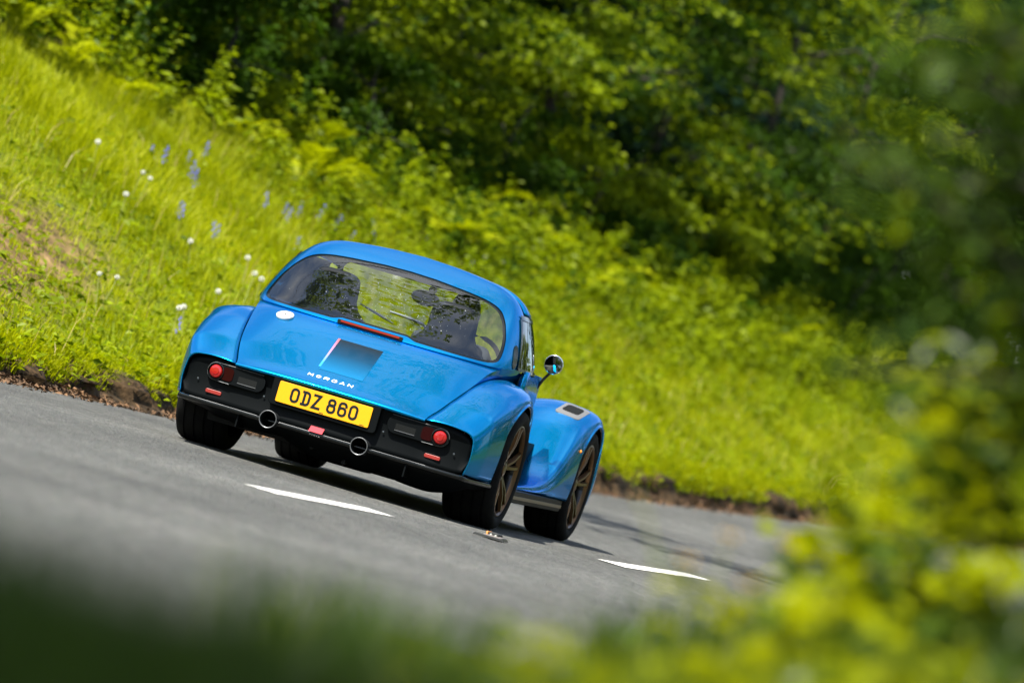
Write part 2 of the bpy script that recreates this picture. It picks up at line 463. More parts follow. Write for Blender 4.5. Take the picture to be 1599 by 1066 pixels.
    for sd in (-1, 1):
        rear_wing(sd)
        mb = MB()                                         # dark liner inside the wheel arch
        ph = np.linspace(R(-8), R(188), 30)
        G = np.array([[(sd * x, .392 * math.cos(a), WZ + .392 * math.sin(a)) for a in ph] for x in (.55, .880)]); mb.grid(G)
        G = np.array([[(sd * .55, rr * math.cos(a), WZ + rr * math.sin(a)) for a in ph] for rr in (.05, .392)]); mb.grid(G)
        mb.build('wheel_arch_liner', M_matt, car, smooth=True)
        ph = np.linspace(R(-13), R(193), 44)              # thin rolled lip round the arch opening
        mb = MB(); mb.tube([(sd * (float(xo(.37 * math.cos(a))) - .014), (ARC - .002) * math.cos(a), WZ + (ARC - .002) * math.sin(a)) for a in ph], .0045, 6)
        mb.build('arch_lip', M_gloss, car, smooth=True)
    # ---------------------------------------------------------------- black tail panel
    half = [(0, .487), (.25, .486), (.42, .484), (.54, .487), (.66, .477), (.73, .466), (.772, .448), (.797, .42), (.806, .375), (.804, .31), (.795, .258), (.74, .243), (.5, .243), (.25, .243), (0, .243)]
    def ypan(x): return -.826 + .055 * min(1, abs(x) / .55)**2.5 + .05 * max(0, (abs(x) - .55) / .27)**2
    top = half[:8]; n_ = 61
    xs = np.linspace(-.806, .806, n_)
    hx = np.array([p[0] for p in half[:9]]); hz = np.array([p[1] for p in half[:9]])
    bx_ = np.array([0, .74, .795, .806]); bz_ = np.array([.243, .243, .258, .33])
    G = np.zeros((9, n_, 3))
    for j, x in enumerate(xs):
        zt = np.interp(abs(x), hx, hz) - .002; zb = np.interp(abs(x), bx_, bz_)
        for i, t in enumerate(np.linspace(0, 1, 9)):
            G[i, j] = (x, ypan(x) + .012 * math.sin(math.pi * t), zt + (zb - zt) * t)
    tail = shell('tail_panel', G, M_black, car, thick=.01)
    # number plate recess and plate
    mb = MB(); mb.prism(rrect(.60, .15, .02, 0, .402), -.850, -.80)
    mb.build('plate_plinth', M_black, car, bevel=.004)
    mb = MB(); mb.prism(rrect(.520, .111, .008, -.002, .403), -.8585, -.852)
    plate = mb.build('number_plate', M_plate, car, bevel=.001)
    def pst(x0, h0=.079):
        return lambda a, b_, hh: (x0 + a, -.8588 - hh, .3635 + b_)
    def rr_pts(w, h, r, x=0, z=0): return rrect(w, h, r, x + w / 2, z + h / 2, 5)
    S = .0135
    def glyph(ch, x0):
        mb = MB(); w, h = .050, .079; i = S / 2; pl = pst(x0)
        if ch in '0O': mb.stroke(rr_pts(w - S, h - S, .017, i, i), S, .001, True, pl)
        elif ch == 'D':
            mb.stroke([(.009 + i - .004, i), (.027, i)] + [(.027 + .0165 * math.sin(a), i + .0165 - .0165 * math.cos(a)) for a in np.linspace(.15, np.pi / 2, 5)] +
                      [(.0435 - .0165 + .0165 * math.cos(a), h - i - .0165 + .0165 * math.sin(a)) for a in np.linspace(0, np.pi / 2, 6)] + [(0.009 + i - .004, h - i)], S, .001, False, pl)
            mb.stroke([(.009 + i, .002), (.009 + i, h - .002)], S, .0011, False, pl)
            mb.stroke([(0.001, i), (.016, i)], S, .0009, False, pl); mb.stroke([(0.001, h - i), (.016, h - i)], S, .0009, False, pl)
        elif ch == 'Z': mb.stroke([(.002, h - i), (w - i - .003, h - i), (i + .001, i), (w, i)], S, .001, False, pl)
        elif ch == '8':
            mb.stroke(rr_pts(w - S, .044 - S * .45, .015, i, i), S, .001, True, pl)
            mb.stroke(rr_pts(w - S - .004, .037 - S * .5, .014, i + .002, h - i - (.037 - S * .5)), S, .0011, True, pl)
        elif ch == '6':
            mb.stroke(rr_pts(w - S, .046 - S * .5, .015, i, i), S, .001, True, pl)
            mb.stroke([(i, .026), (i, h - i - .016)] + [(i + .016 - .016 * math.cos(a), h - i - .016 + .016 * math.sin(a)) for a in np.linspace(.3, np.pi / 2, 5)] +
                      [(w - i - .016 + .016 * math.sin(a), h - i - .016 + .016 * math.cos(a)) for a in np.linspace(0, np.pi / 2, 5)] + [(w - i, h - i - .021)], S, .0011, False, pl)
        mb.build('plate_character', M_ink, plate)
    x = -.002 - (.050 * 6 + .011 * 4 + .033) / 2
    for k, ch in enumerate('ODZ860'):
        glyph(ch, x); x += .050 + (.033 if k == 2 else .011)
    mb = MB(); mb.box((-.005, -.8592, .3535), (.024, .0006, .0035)); mb.build('plate_small_print', M_ink, plate)
    mb = MB(); mb.box((.222, -.8592, .3535), (.026, .0006, .003)); mb.build('plate_small_print', M_ink, plate)
    # light pods
    for sd in (-1, 1):
        yb = -.838
        mb = MB()
        poly = rrect(.335, .098, .046, 0, 0, 8)
        def warp(mb, xc=sd * .512, zc_=.408):
            for v in mb.V:
                v[:, 0] += xc; v[:, 2] += zc_
                v[:, 1] += .042 + .16 * (np.abs(v[:, 0]) - .512)
            return mb
        mb.prism(poly, yb + .02, yb - .0)
        pod = warp(mb).build('light_pod', M_black, car, bevel=.003)
        # fine bright edge on the pod: along the top, round the lamp, part of the foot
        r_end = .0475; path = [(-sd * .15, .048)] + [(sd * (.1665 - r_end) + sd * r_end * math.sin(a), r_end * math.cos(a)) for a in np.linspace(0, np.pi, 14)] + [(sd * .03, -.0485)]
        mb = MB(); mb.tube([(a, yb - .001, b_) for a, b_ in path], .0016, 6); warp(mb).build('pod_trim', M_line_dk, pod, smooth=True)
        mb = MB(); mb.lathe([(0, .043), (-.006, .043), (-.011, .038), (-.014, .024), (-.0165, .022), (-.017, .010), (-.0175, 0)], 'y', (sd * .118, yb - .0, 0), 36)
        for v in mb.V: v[:, 0] = sd * .118 + (v[:, 0] - sd * .118) * .8; v[:, 2] *= .8
        lamp = warp(mb).build('tail_lamp', M_red, pod, smooth=True)
        mb = MB(); mb.lathe([(0, .046), (-.009, .046), (-.010, .043), (-.002, .0425)], 'y', (sd * .118, yb - .001, 0), 36); warp(mb).build('lamp_ring', M_gloss, lamp, smooth=True)
        mb = MB(); mb.prism(rrect(.066, .070, .02, sd * .050, 0, 6), yb - .004, yb); warp(mb).build('side_lens', M_redd, pod)
        mb = MB(); mb.prism(rrect(.108, .034, .004, -sd * .068, -.010), yb - .0012, yb); warp(mb).build('air_slot', M_matt, pod)
        mb = MB(); mb.box((-sd * .068, yb - .002, -.029), (.108, .004, .0035)); warp(mb).build('slot_trim', M_line_dk, pod)
        mb = MB(); mb.prism(rrect(.088, .021, .008, sd * .615, .298), -.826 + .055 + .001, -.826 + .055 + .012); mb.build('reflector', M_refl, car, bevel=.002)
        for (bx0, bz0) in ((.335, .352), (.72, .345)):
            mb = MB(); mb.lathe([(0, .006), (-.003, .005), (-.0035, 0)], 'y', (sd * bx0, ypan(bx0) + .0, bz0), 10); mb.build('bolt', M_steel, car)
    # bumper blade, bright line, diffuser
    xs = np.linspace(-.885, .885, 119)
    def yblade(x): return -.862 + .055 * min(1, abs(x) / .55)**2.5 + .05 * max(0, (abs(x) - .55) / .27)**2 + 4.6 * max(0, abs(x) - .80)
    G = np.array([[(x, yblade(x) + dy, .243 - .004 * (abs(x) > .8) + dz) for x in xs] for dy, dz in ((.03, .004), (0, .004), (-.004, -.004), (-.002, -.016), (.03, -.022))])
    shell('bumper_blade', G, M_gloss, car, thick=0)
    for x0, x1 in ((-.73, -.335), (-.205, .2), (.31, .60)):
        mb = MB(); t = np.linspace(x0, x1, 12); mb.tube([(a, yblade(a) - .0035, .2445) for a in t], .0016, 6); mb.build('bright_line', M_line_dk, car, smooth=True)
    low = pchip([-.9, -.66, -.60, -.40, -.22, -.2, -.05, .02, .28, .33, .44, .58, .70, .80, .9], [.225, .20, .168, .162, .178, .17, .125, .118, .120, .146, .124, .116, .140, .19, .22])
    xs = np.linspace(-.875, .875, 73)
    G = np.array([[(x, yblade(x) + .02 + t * .22, .232 + (float(low(x)) - .232) * t) for x in xs] for t in np.linspace(0, 1, 6)])
    dif = shell('diffuser', G, M_black, car, thick=.006)
    for fx in (-.44, .50):
        mb = MB(); mb.box((fx, -.70, .19), (.008, .22, .07)); mb.build('diffuser_fin', M_black, dif)
    mb = MB(); mb.prism(rrect(.075, .030, .002, .002, .262), -.878, -.872)
    for v in mb.V: v[:, 0] += (v[:, 2] - .262) * .25
    tag = mb.build('tow_tab', M_tag, car)
    mb = MB()
    for k, w in enumerate((.010, .007, .010, .006, .009)): mb.box((-.028 + k * .0125, -.868, .2335 - .0006 * k), (w, .001, .005))
    mb.build('tab_lettering', M_satin, tag)
    for sd in (-1, 1):
        mb = MB(); mb.lathe([(-.70, .038), (-.90, .045), (-.925, .047), (-.93, .0455), (-.928, .0425)], 'y', (sd * .2545, 0, .2445), 40)
        ex = mb.build('exhaust_tip', M_steel, car, smooth=True)
        mb = MB(); mb.lathe([(-.927, .0475), (-.931, .0475), (-.932, .0455), (-.931, .0435), (-.927, .0435)], 'y', (sd * .2545, 0, .2445), 40, close=True)
        mb.build('polished_rim', M_line_dk, ex, smooth=True)
        mb = MB(); mb.lathe([(-.927, .0428), (-.80, .041), (-.72, .037), (-.72, 0)], 'y', (sd * .2545, 0, .2445), 32); mb.build('pipe_bore', M_matt, ex)
    mb = MB(); mb.lathe([(-.30, 0), (-.30, .085), (-.28, .095), (.28, .095), (.30, .085), (.30, 0)], 'x', (.13, -.55, .215), 28); mb.build('silencer', M_under, car, smooth=True)
    for hx_, hz_ in ((-.03, .165), (.155, .135)):
        mb = MB(); mb.lathe([(-.72, 0), (-.72, .012), (-.66, .012)], 'y', (hx_, 0, hz_), 12); mb.box((hx_, -.69, hz_ + .035), (.014, .014, .06)); mb.build('tow_eye', M_under, car)
    # ---------------------------------------------------------------- hard top
    w_f = pchip([.80, .83, .872, .985, 1.086, 1.192, 1.245, 1.285, 1.301, 1.316, 1.324], [.757, .755, .750, .720, .682, .620, .562, .462, .35, .19, .0])
    yc_f = pchip([.80, .83, .86, .95, 1.05, 1.15, 1.21, 1.25, 1.295, 1.324], [-.245, -.225, -.195, -.075, .06, .215, .325, .41, .52, .60])
    CY = .60
    def lift(x, z, nexp=4.0):
        w = np.maximum(w_f(z), 1e-4); q = np.clip(np.abs(x) / w, 0, 1)
        return CY - (CY - yc_f(z)) * (1 - q**nexp)**(1 / nexp)
    def loop_from(pts, n, cz):
        pts = np.array(pts, float); pts = np.vstack([pts, pts[-2:0:-1] * [-1, 1]])
        nx_ = np.roll(pts, -1, 0)
        pts = (pts[:, None] + (nx_ - pts)[:, None] * np.linspace(0, 1, 24, endpoint=False)[None, :, None]).reshape(-1, 2)
        a = np.arctan2(pts[:, 0], -(pts[:, 1] - cz)); rr = np.hypot(pts[:, 0], pts[:, 1] - cz)
        o_ = np.argsort(a); a, rr, = a[o_], rr[o_]
        th = np.linspace(-np.pi, np.pi, n, endpoint=False)
        rr = np.interp(th, np.r_[a - 2 * np.pi, a, a + 2 * np.pi], np.r_[rr, rr, rr])
        return np.stack([np.sin(th) * rr, cz - np.cos(th) * rr], 1)
    N = 360; CZ = 1.04
    gl_half = [(0, .871), (.198, .871), (.224, .855), (.45, .853), (.60, .855), (.645, .858), (.668, .870), (.672, .90), (.664, .95), (.648, 1.01), (.608, 1.092), (.565, 1.146), (.52, 1.172), (.45, 1.190), (.34, 1.203), (.15, 1.218), (0, 1.222)]
    # round the outline a little
    Gl = loop_from(gl_half, N, CZ)
    for _ in range(3): Gl = .25 * np.roll(Gl, 1, 0) + .5 * Gl + .25 * np.roll(Gl, -1, 0)
    zz = np.array([.845, .872, .92, .985, 1.04, 1.086, 1.14, 1.192, 1.22, 1.24, 1.26, 1.277, 1.286, 1.293, 1.302, 1.308, 1.312])
    zz = np.concatenate([np.linspace(.872, 1.25, 30), np.linspace(1.255, 1.3235, 50)])
    out_half = [(0, .838), (.3, .838), (.55, .841), (.69, .845), (.742, .852)] + [(float(w_f(z)) * .9995, z) for z in zz] + [(0, 1.3238)]
    Ol = loop_from(out_half, N, CZ)
    for _ in range(4): Ol = .25 * np.roll(Ol, 1, 0) + .5 * Ol + .25 * np.roll(Ol, -1, 0)
    Ol[:, 0] = np.sign(Ol[:, 0]) * np.minimum(np.abs(Ol[:, 0]), w_f(Ol[:, 1]) * .9995)
    rows = []
    ts = 1 - (1 - np.linspace(0, 1, 18))**2.2
    base = []
    for t in ts:
        p = Gl + (Ol - Gl) * t
        y = lift(p[:, 0], p[:, 1])
        rows.append(np.stack([p[:, 0], y, p[:, 1]], -1))
    rec = rows[0].copy(); rec[:, 1] += .010
    rec0 = Gl * [.992, 1] ; rec0[:, 1] = CZ + (Gl[:, 1] - CZ) * .985
    foot = np.clip((.90 - Ol[:, 1]) / .035, 0, 1)[:, None]                   # the foot tucks in under itself along the deck
    und = rows[-1] + foot * np.array([0, .012, -.006]); und2 = rows[-1] + foot * np.array([0, .030, -.034])
    G = np.array([rec] + rows + [und, und2])
    # overhanging foot of the hard top along the deck
    mb = MB(); mb.grid(G, True)
    top = mb.build('hard_top', M_paint, car, smooth=True, sharp=50)
    # roof forward of the widest section
    sel = [i for i in range(N) if Ol[i, 1] > .85]
    sel = sorted(sel, key=lambda i: math.atan2(Ol[i, 0], -(Ol[i, 1] - CZ)) % (2 * math.pi))
    arc = Ol[sel]
    rows = []
    for y, sx, sz in ((.60, 1, 0), (.75, .995, 0), (.9, .97, .006), (1.0, .94, .016), (1.06, .90, .030), (1.08, .88, .05)):
        rows.append(np.stack([arc[:, 0] * sx, np.full(len(arc), y) + np.clip(1.2 - arc[:, 1], 0, .4) * (.75 if y > .95 else 0) * (y - .9) / .2, arc[:, 1] - sz * np.clip((arc[:, 1] - .9) / .4, 0, 1)], -1))
    G = np.array(rows)
    # leave the door windows open: only keep roof part above z=1.17 forward of the B-post
    keep = arc[:, 1] > 1.165
    shell('roof_panel', G[:, keep], M_paint, car, thick=.01)
    # raised lip line round the rear glass
    # black band and glass, set back
    inner = np.stack([Gl[:, 0] * .975, CZ + (Gl[:, 1] - CZ) * .93], 1)
    inner[:, 1] -= .003
    rows = [np.stack([q[:, 0], lift(q[:, 0], q[:, 1]) + .010, q[:, 1]], -1) for q in (Gl, inner)]
    mb = MB(); mb.grid(np.array(rows), True); mb.build('window_seal', M_gloss, car, smooth=True)
    rows = []
    for t in np.linspace(1, .02, 10):
        q = np.stack([inner[:, 0] * t, CZ + (inner[:, 1] - CZ) * t], 1); rows.append(np.stack([q[:, 0], lift(q[:, 0], q[:, 1]) + .0105, q[:, 1]], -1))
    mb = MB(); mb.grid(np.array(rows), True); k = mb.n; mb.F.append([k - N + i for i in range(N)])
    glass = mb.build('rear_window', M_rglass, car, smooth=True, sharp=0)
    # rain drops on the glass
    mb = MB(); r0 = np.random.default_rng(3)
    octa = np.array([(1, 0, 0), (-1, 0, 0), (0, -1, 0), (0, .2, 0), (0, 0, 1), (0, 0, -1)], float)
    of = [[0, 4, 2], [4, 1, 2], [1, 5, 2], [5, 0, 2]]
    for _ in range(380):
        x = r0.normal(.02, .17); z = r0.normal(1.02, .075)
        if abs(x) > .55 or not .89 < z < 1.18: continue
        s = r0.uniform(.0007, .0017) * (1 + (r0.random() < .06))
        mb.add(octa * s + np.array([x, float(lift(x, z)) + .009, z]), of)
    dr = mb.build('rain_drops', M_drop, glass, kind='stuff')
    # third brake light in the foot of the frame
    zb, yb = .8485, float(lift(0, .8485))
    mb = MB(); mb.prism(rrect(.372, .0235, .008, -.012, zb), yb - .012, yb + .03); br = mb.build('high_brake_light', M_gloss, car, bevel=.002)
    mb = MB(); mb.prism(rrect(.335, .0075, .003, -.012, zb + .0035), yb - .0145, yb - .010); mb.build('red_strip', M_red, br)
    mb = MB(); mb.prism(rrect(.335, .005, .002, -.012, zb - .0055), yb - .0140, yb - .010); mb.build('red_strip', M_redd, br)
    # door windows
    for sd in (-1, 1):
        def sidep(y, z, off):
            if y <= CY:
                w = float(w_f(z)); b_ = CY - float(yc_f(z)); x_ = w * (1 - min(1, (CY - y) / b_)**4)**.25
            else:
                x_ = float(w_f(z)) * (1 - .10 * ((y - CY) / .5)**1.4)
            return (sd * (x_ + off), y, z)
        yy = np.linspace(.135, 1.06, 22); zz_ = np.linspace(.872, 1.142, 10)
        rear_y = lambda z: CY - .49 * (CY - float(yc_f(z)))
        G = np.array([[sidep(rear_y(z) + (1.06 - rear_y(z)) * t, z, .0045) for t in np.linspace(0, 1, 22)] for z in zz_])
        mb = MB(); mb.grid(G); mb.build('door_window', M_sglass, car, smooth=True)
        for y_, wd in ((0, .026), (.16, .014), (.21, .014)):
            Gp = np.array([[sidep(rear_y(z) + y_ + dy, z, .0085) for dy in (-wd / 2, wd / 2)] for z in zz_]); mb = MB(); mb.grid(Gp); mb.build('window_post', M_gloss, car, smooth=True)
        for z_, hh in ((1.15, .024), (.872, .018)):
            Gp = np.array([[sidep(rear_y(z_) + (1.06 - rear_y(z_)) * t, z_ + dz, .009) for t in np.linspace(0, 1, 22)] for dz in (-hh / 2, hh / 2)]); mb = MB(); mb.grid(Gp); mb.build('window_rail', M_gloss, car, smooth=True)
        # round vent on the quarter panel
        Gp = np.array([[sidep(rear_y(z) - .062 + .030 * sgn * math.sqrt(max(0, 1 - ((z - .93) / .065)**4)), z, .004) for sgn in (-1, 1)] for z in np.linspace(.866, .994, 13)])
        mb = MB(); mb.grid(Gp); mb.build('quarter_panel_trim', M_gloss, car, smooth=True)
    # screen pillars, windscreen
    for sd in (-1, 1):
        mb = MB(); mb.tube([(sd * .595, 1.40, .84), (sd * .585, 1.30, .98), (sd * .555, 1.12, 1.16), (sd * .50, 1.05, 1.225)], .018, 8); mb.build('screen_pillar', M_gloss, car, smooth=True)
    G = np.array([[(u * (.585 - .06 * t), 1.42 - .33 * t - .05 * u * u + .04, .86 + .37 * t) for u in np.linspace(-1, 1, 13)] for t in np.linspace(0, 1, 6)])
    mb = MB(); mb.grid(G); mb.build('windscreen', M_glass, car, smooth=True)
    mb = MB(); mb.box((0, 1.03, 1.215), (1.02, .10, .05)); mb.build('header_rail', M_cabin, car)
    for pts in ([(-.44, 1.37, .985), (-.34, 1.42, .958), (-.24, 1.44, .93)], [(-.26, 1.36, .99), (-.16, 1.38, .985), (-.07, 1.40, .975), (.0, 1.44, .93)]):
        mb = MB(); mb.tube(pts, [.006, .008, .006] if len(pts) == 3 else [.006, .010, .010, .006], 6); mb.build('wiper', M_steel, car, smooth=True)
    mb = MB(); mb.lathe([(-.02, 0), (-.02, .035), (0, .042), (.016, .044), (.018, .04), (.018, 0)], 'y', (0, 0, 0), 24)
    for v in mb.V: v[:, 0] *= 1.9; v += np.array([-.03, 1.06, 1.115])
    mb.tube([(-.02, 1.07, 1.11), (-.01, 1.10, 1.16), (0, 1.13, 1.20)], .012, 8); mb.lathe([(0, 0), (0, .022), (.03, .022), (.03, 0)], 'y', (-.005, 1.08, 1.17), 14)
    mb.build('interior_mirror', M_cabin, car, smooth=True)
    # cabin
    mb = MB(); mb.box((0, .04, .80), (1.14, .26, .04)); mb.build('parcel_shelf', M_cabin, car)
    mb = MB(); mb.prism([(-.58, .5), (.58, .5), (.58, .84), (.4, .885), (-.4, .885), (-.58, .84)], 1.22, 1.46); mb.build('dashboard', M_cabin, car, bevel=.02)
    mb = MB()
    ph = np.linspace(0, 2 * np.pi, 28, endpoint=False)
    ring = np.array([(.33 + .17 * math.cos(a), .98 + .17 * math.sin(a) * math.sin(R(25)) , .84 + .17 * math.sin(a) * math.cos(R(25))) for a in ph])
    mb.tube(np.vstack([ring, ring[:2]]), .014, 8, caps=False)
    for a in (0, np.pi, -np.pi / 2): mb.tube([(.33, .98, .84), (.33 + .17 * math.cos(a), .98 + .07 * math.sin(a), .84 + .155 * math.sin(a))], .012, 6)
    mb.tube([(.33, .98, .84), (.33, 1.25, .75)], .02, 8)
    mb.build('steering_wheel', M_cabin, car, smooth=True)
    for sx in (-.355, .33):
        seat = MB()
        half = [(.25, .42), (.262, .60), (.25, .78), (.20, .88), (.150, .93), (.132, .97), (.130, 1.04), (.122, 1.085), (.100, 1.112), (.05, 1.120)]
        poly = [(sx + a, b_) for a, b_ in half] + [(sx - a, b_) for a, b_ in half[::-1]]
        seat.prism(poly, 0, .11)
        for v in seat.V: v[:, 1] += .155 + np.clip(1.0 - v[:, 2], 0, 1) * .32
        s_ = seat.build('seat', M_seat, car, bevel=.022)
        s_.data.polygons.foreach_set('use_smooth', np.ones(len(s_.data.polygons), bool)); s_.data.set_sharp_from_angle(angle=R(60))
        mb = MB(); mb.box((sx, .62, .36), (.50, .50, .16)); mb.build('seat_cushion', M_seat, s_, bevel=.03)
    # ---------------------------------------------------------------- tub, floor, doors, scuttle, bonnet
    mb = MB(); mb.prism([(-.64, .15), (.64, .15), (.66, .24), (.66, .50), (-.66, .50), (-.66, .24)], -.62, 3.0); mb.build('floor_tub', M_under, car)
    for sd in (-1, 1):
        ysd = np.linspace(.40, 1.62, 14)
        G = np.array([[(sd * (.768 - .03 * (1 - t) - .085 * max(0, (y - .45) / .8)**1.1 + .010 * math.sin(math.pi * t)), y, .20 + (.874 - .20) * t) for y in ysd] for t in np.linspace(0, 1, 9)])
        shell('door', G if sd > 0 else G[::-1], M_paint, car, thick=.03)
        # quarter panel between wing crest and hard top
        yq = np.linspace(-.42, .45, 26)
        G = np.array([[(sd * (float(seam_x(y)) - .004 + (float(edge_x(y)) - float(seam_x(y))) * t), y + .30 * max(0, min(1, (y + .42) / .3)) * 0, float(seam_z(y)) - .012 + (float(edge_z(y)) + .012 - float(seam_z(y))) * t) for y in yq] for t in np.linspace(0, 1, 5)])
        shell('shoulder_panel', G, M_paint, car, thick=0)
        mb = MB(); mb.prism([(sd * .70, .150), (sd * .862, .165), (sd * .870, .232), (sd * .70, .236)], .42, 2.12); mb.build('sill', M_black, car, bevel=.006)
        mb = MB(); mb.box((sd * .869, 1.27, .196), (.006, 1.66, .018)); mb.build('sill_strip', M_bronze, car, bevel=.002)
    yb_ = np.linspace(1.40, 3.05, 22); us = np.linspace(-1, 1, 25)
    bw = pchip([1.4, 2.0, 2.6, 3.05], [.60, .54, .46, .38]); bz = pchip([1.4, 2.0, 2.6, 3.05], [.862, .85, .80, .70])
    G = np.array([[(u * bw(y), y, float(bz(y)) - .10 * abs(u)**3.5 - .26 * max(0, abs(u) - .9) / .1 + .015 * max(0, 1 - abs(u) / .06)) for u in us] for y in yb_])
    shell('bonnet', G, M_paint, car, thick=.01)
    mb = MB(); mb.prism([(-.36, .25), (.36, .25), (.36, .66), (.2, .72), (-.2, .72), (-.36, .66)], 3.0, 3.10); mb.build('grille', M_black, car, bevel=.02)
    # ---------------------------------------------------------------- front wings
    wy = [.80, 1.1, 1.35, 1.55, 1.7, 1.9, 2.1, 2.3, 2.5, 2.7, 2.9, 3.1, 3.28]
    f_zt = pchip(wy, [.245, .262, .285, .325, .39, .525, .66, .748, .785, .772, .70, .57, .40])
    f_xi = pchip(wy, [.72, .71, .69, .66, .62, .56, .52, .49, .47, .46, .45, .45, .46])
    f_xo = pchip(wy, [.775, .80, .825, .843, .856, .872, .884, .893, .898, .895, .88, .85, .78])
    f_r = pchip(wy, [.02, .025, .035, .05, .065, .09, .12, .145, .16, .16, .15, .12, .08])
    FY = 2.52
    yf = np.unique(np.concatenate([np.linspace(.80, 2.13, 40), FY + np.array([-.385, -.372, -.367, -.362, -.35, -.335, -.315, -.29, -.26, -.22, -.18, -.14, -.1, -.05, 0, .05, .1, .14, .18, .22, .26, .29, .315, .335, .35, .362, .367, .372, .385]), np.linspace(2.95, 3.28, 12)]))
    def fsec(y):
        zb = .236
        if abs(y - FY) < ARC: zb = max(zb, WZ + math.sqrt(ARC**2 - (y - FY)**2))
        zt = float(f_zt(y)); h = zt - .235
        return wing_section((float(f_xi(y)), zt - .012 - .02 * min(1, h / .3)), (float(f_xo(y)), zt), (float(f_xo(y)) - .006, min(zb, zt - .01)), min(float(f_r(y)), max(.01, h * .7)), bulge=.02 * min(1, h / .4), n1=14)
    def front_wing(sd):
        rows = []
        for y in yf:
            pr = fsec(y)
            rows.append(np.stack([sd * pr[:, 0], np.full(len(pr), y), pr[:, 1]], -1))
        G = np.array(rows)
        wg = shell('front_wing', G if sd > 0 else G[:, ::-1], M_paint, car, thick=.006)
        mb = MB(); ph = np.linspace(R(-8), R(188), 30)
        mb.grid(np.array([[(sd * x, FY + .392 * math.cos(a), WZ + .392 * math.sin(a)) for a in ph] for x in (.50, .878)]))
        mb.grid(np.array([[(sd * .50, FY + rr * math.cos(a), WZ + rr * math.sin(a)) for a in ph] for rr in (.05, .392)]))
        mb.build('wheel_arch_liner', M_matt, car, smooth=True)
        ph = np.linspace(R(-13), R(193), 44)
        mb = MB(); mb.tube([(sd * (float(f_xo(FY + .37 * math.cos(a))) - .010), FY + (ARC - .002) * math.cos(a), WZ + (ARC - .002) * math.sin(a)) for a in ph], .0045, 6); mb.build('arch_lip', M_gloss, car, smooth=True)
        # inner cheek closing the wing to the bonnet
        G = np.array([[(sd * (float(f_xi(y)) - .012 * t), y, (float(f_zt(y)) - .03) * (1 - t) + .25 * t) for y in np.linspace(1.5, 3.2, 24)] for t in (0, .5, 1)])
        mb = MB(); mb.grid(G); mb.build('inner_cheek', M_paint, wg, smooth=True)
        # extractor vent behind the crest
        def top_pt(x, y):
            pr = fsec(y)
            return float(np.interp(x, pr[:24, 0], pr[:24, 1]))
        def vent_poly(w, l, r, off, m, nm, par):
            ctr = (.745, 2.315); poly = rrect(w, l, r, 0, 0, 6); k = len(poly); Gv = []
            for t, dz in ((1.0, -.012), (1.0, 0), (.8, 0), (.6, 0), (.4, 0), (.2, 0), (.01, 0)):
                Gv.append([(sd * (ctr[0] + a * t + .10 * b_ * t), ctr[1] + b_ * t, top_pt(ctr[0] + a * t + .10 * b_ * t, ctr[1] + b_ * t) + off + dz) for a, b_ in poly])
            mb = MB(); mb.grid(np.array(Gv), True)
            return mb.build(nm, m, par, smooth=True, sharp=40)
        v = vent_poly(.150, .235, .03, .0045, M_satin, 'wing_vent', wg)
        vent_poly(.100, .140, .024, .0065, M_matt, 'vent_opening', wg)
        mb = MB(); mb.lathe([(0, .011), (.006, .010), (.010, .006), (.011, 0)], 'x', (0, 2.115, .532), 14)
        for q in mb.V: q[:, 0] = sd * (q[:, 0] + .886)
        mb.build('side_repeater', M_amber, wg, smooth=True)
        mb = MB(); pl = lambda a, b_, hh: (sd * (.8745 + hh), 2.02 + a, .268 + b_)
        mb.stroke([(0, 0), (.012, .028), (.026, .028), (.026, 0)], .007, .003, False, pl); mb.build('wing_badge', M_white, wg)
        return wg
    for sd in (-1, 1): front_wing(sd)
    # ---------------------------------------------------------------- wheels
    def wheel(x_in, x_out, y, sd):
        wd = x_out - x_in; xc = (x_in + x_out) / 2; hw = wd / 2; ro = .333
        w = obj('wheel', None, car); w.location = (sd * xc, y, ro); w.empty_display_size = .1
        # tyre (built with its outer face at +x, mirrored for the other side)
        prof = [(-hw + .012, .252), (-hw, .268), (-hw - .006, .295), (-hw + .004, .318), (-hw + .022, .330)]
        for g in (-.6, -.2, .2, .6):
            gx = g * hw; prof += [(gx - .007, ro), (gx - .005, ro - .007), (gx + .005, ro - .007), (gx + .007, ro)]
        prof += [(hw - .022, .330), (hw - .004, .318), (hw + .006, .295), (hw, .268), (hw - .012, .252)]
        mb = MB(); mb.lathe(prof, 'x', (0, 0, 0), 72)
        for v in mb.V: v[:, 0] *= sd
        mb.build('tyre', M_tyre, w, smooth=True, sharp=40)
        prof = [(-hw + .012, .254), (-hw + .03, .237), (0, .222), (hw - .05, .231), (hw - .026, .2345)]
        mb = MB(); mb.lathe(prof, 'x', (0, 0, 0), 48)
        for v in mb.V: v[:, 0] *= sd
        mb.build('rim_barrel', M_gloss, w, smooth=True)
        prof = [(hw - .03, .234), (hw - .022, .236), (hw - .012, .240), (hw - .004, .246), (hw - .006, .253), (hw - .014, .254)]
        mb = MB(); mb.lathe(prof, 'x', (0, 0, 0), 72)
        for v in mb.V: v[:, 0] *= sd
        rim = mb.build('rim', M_bronze, w, smooth=True, sharp=40)
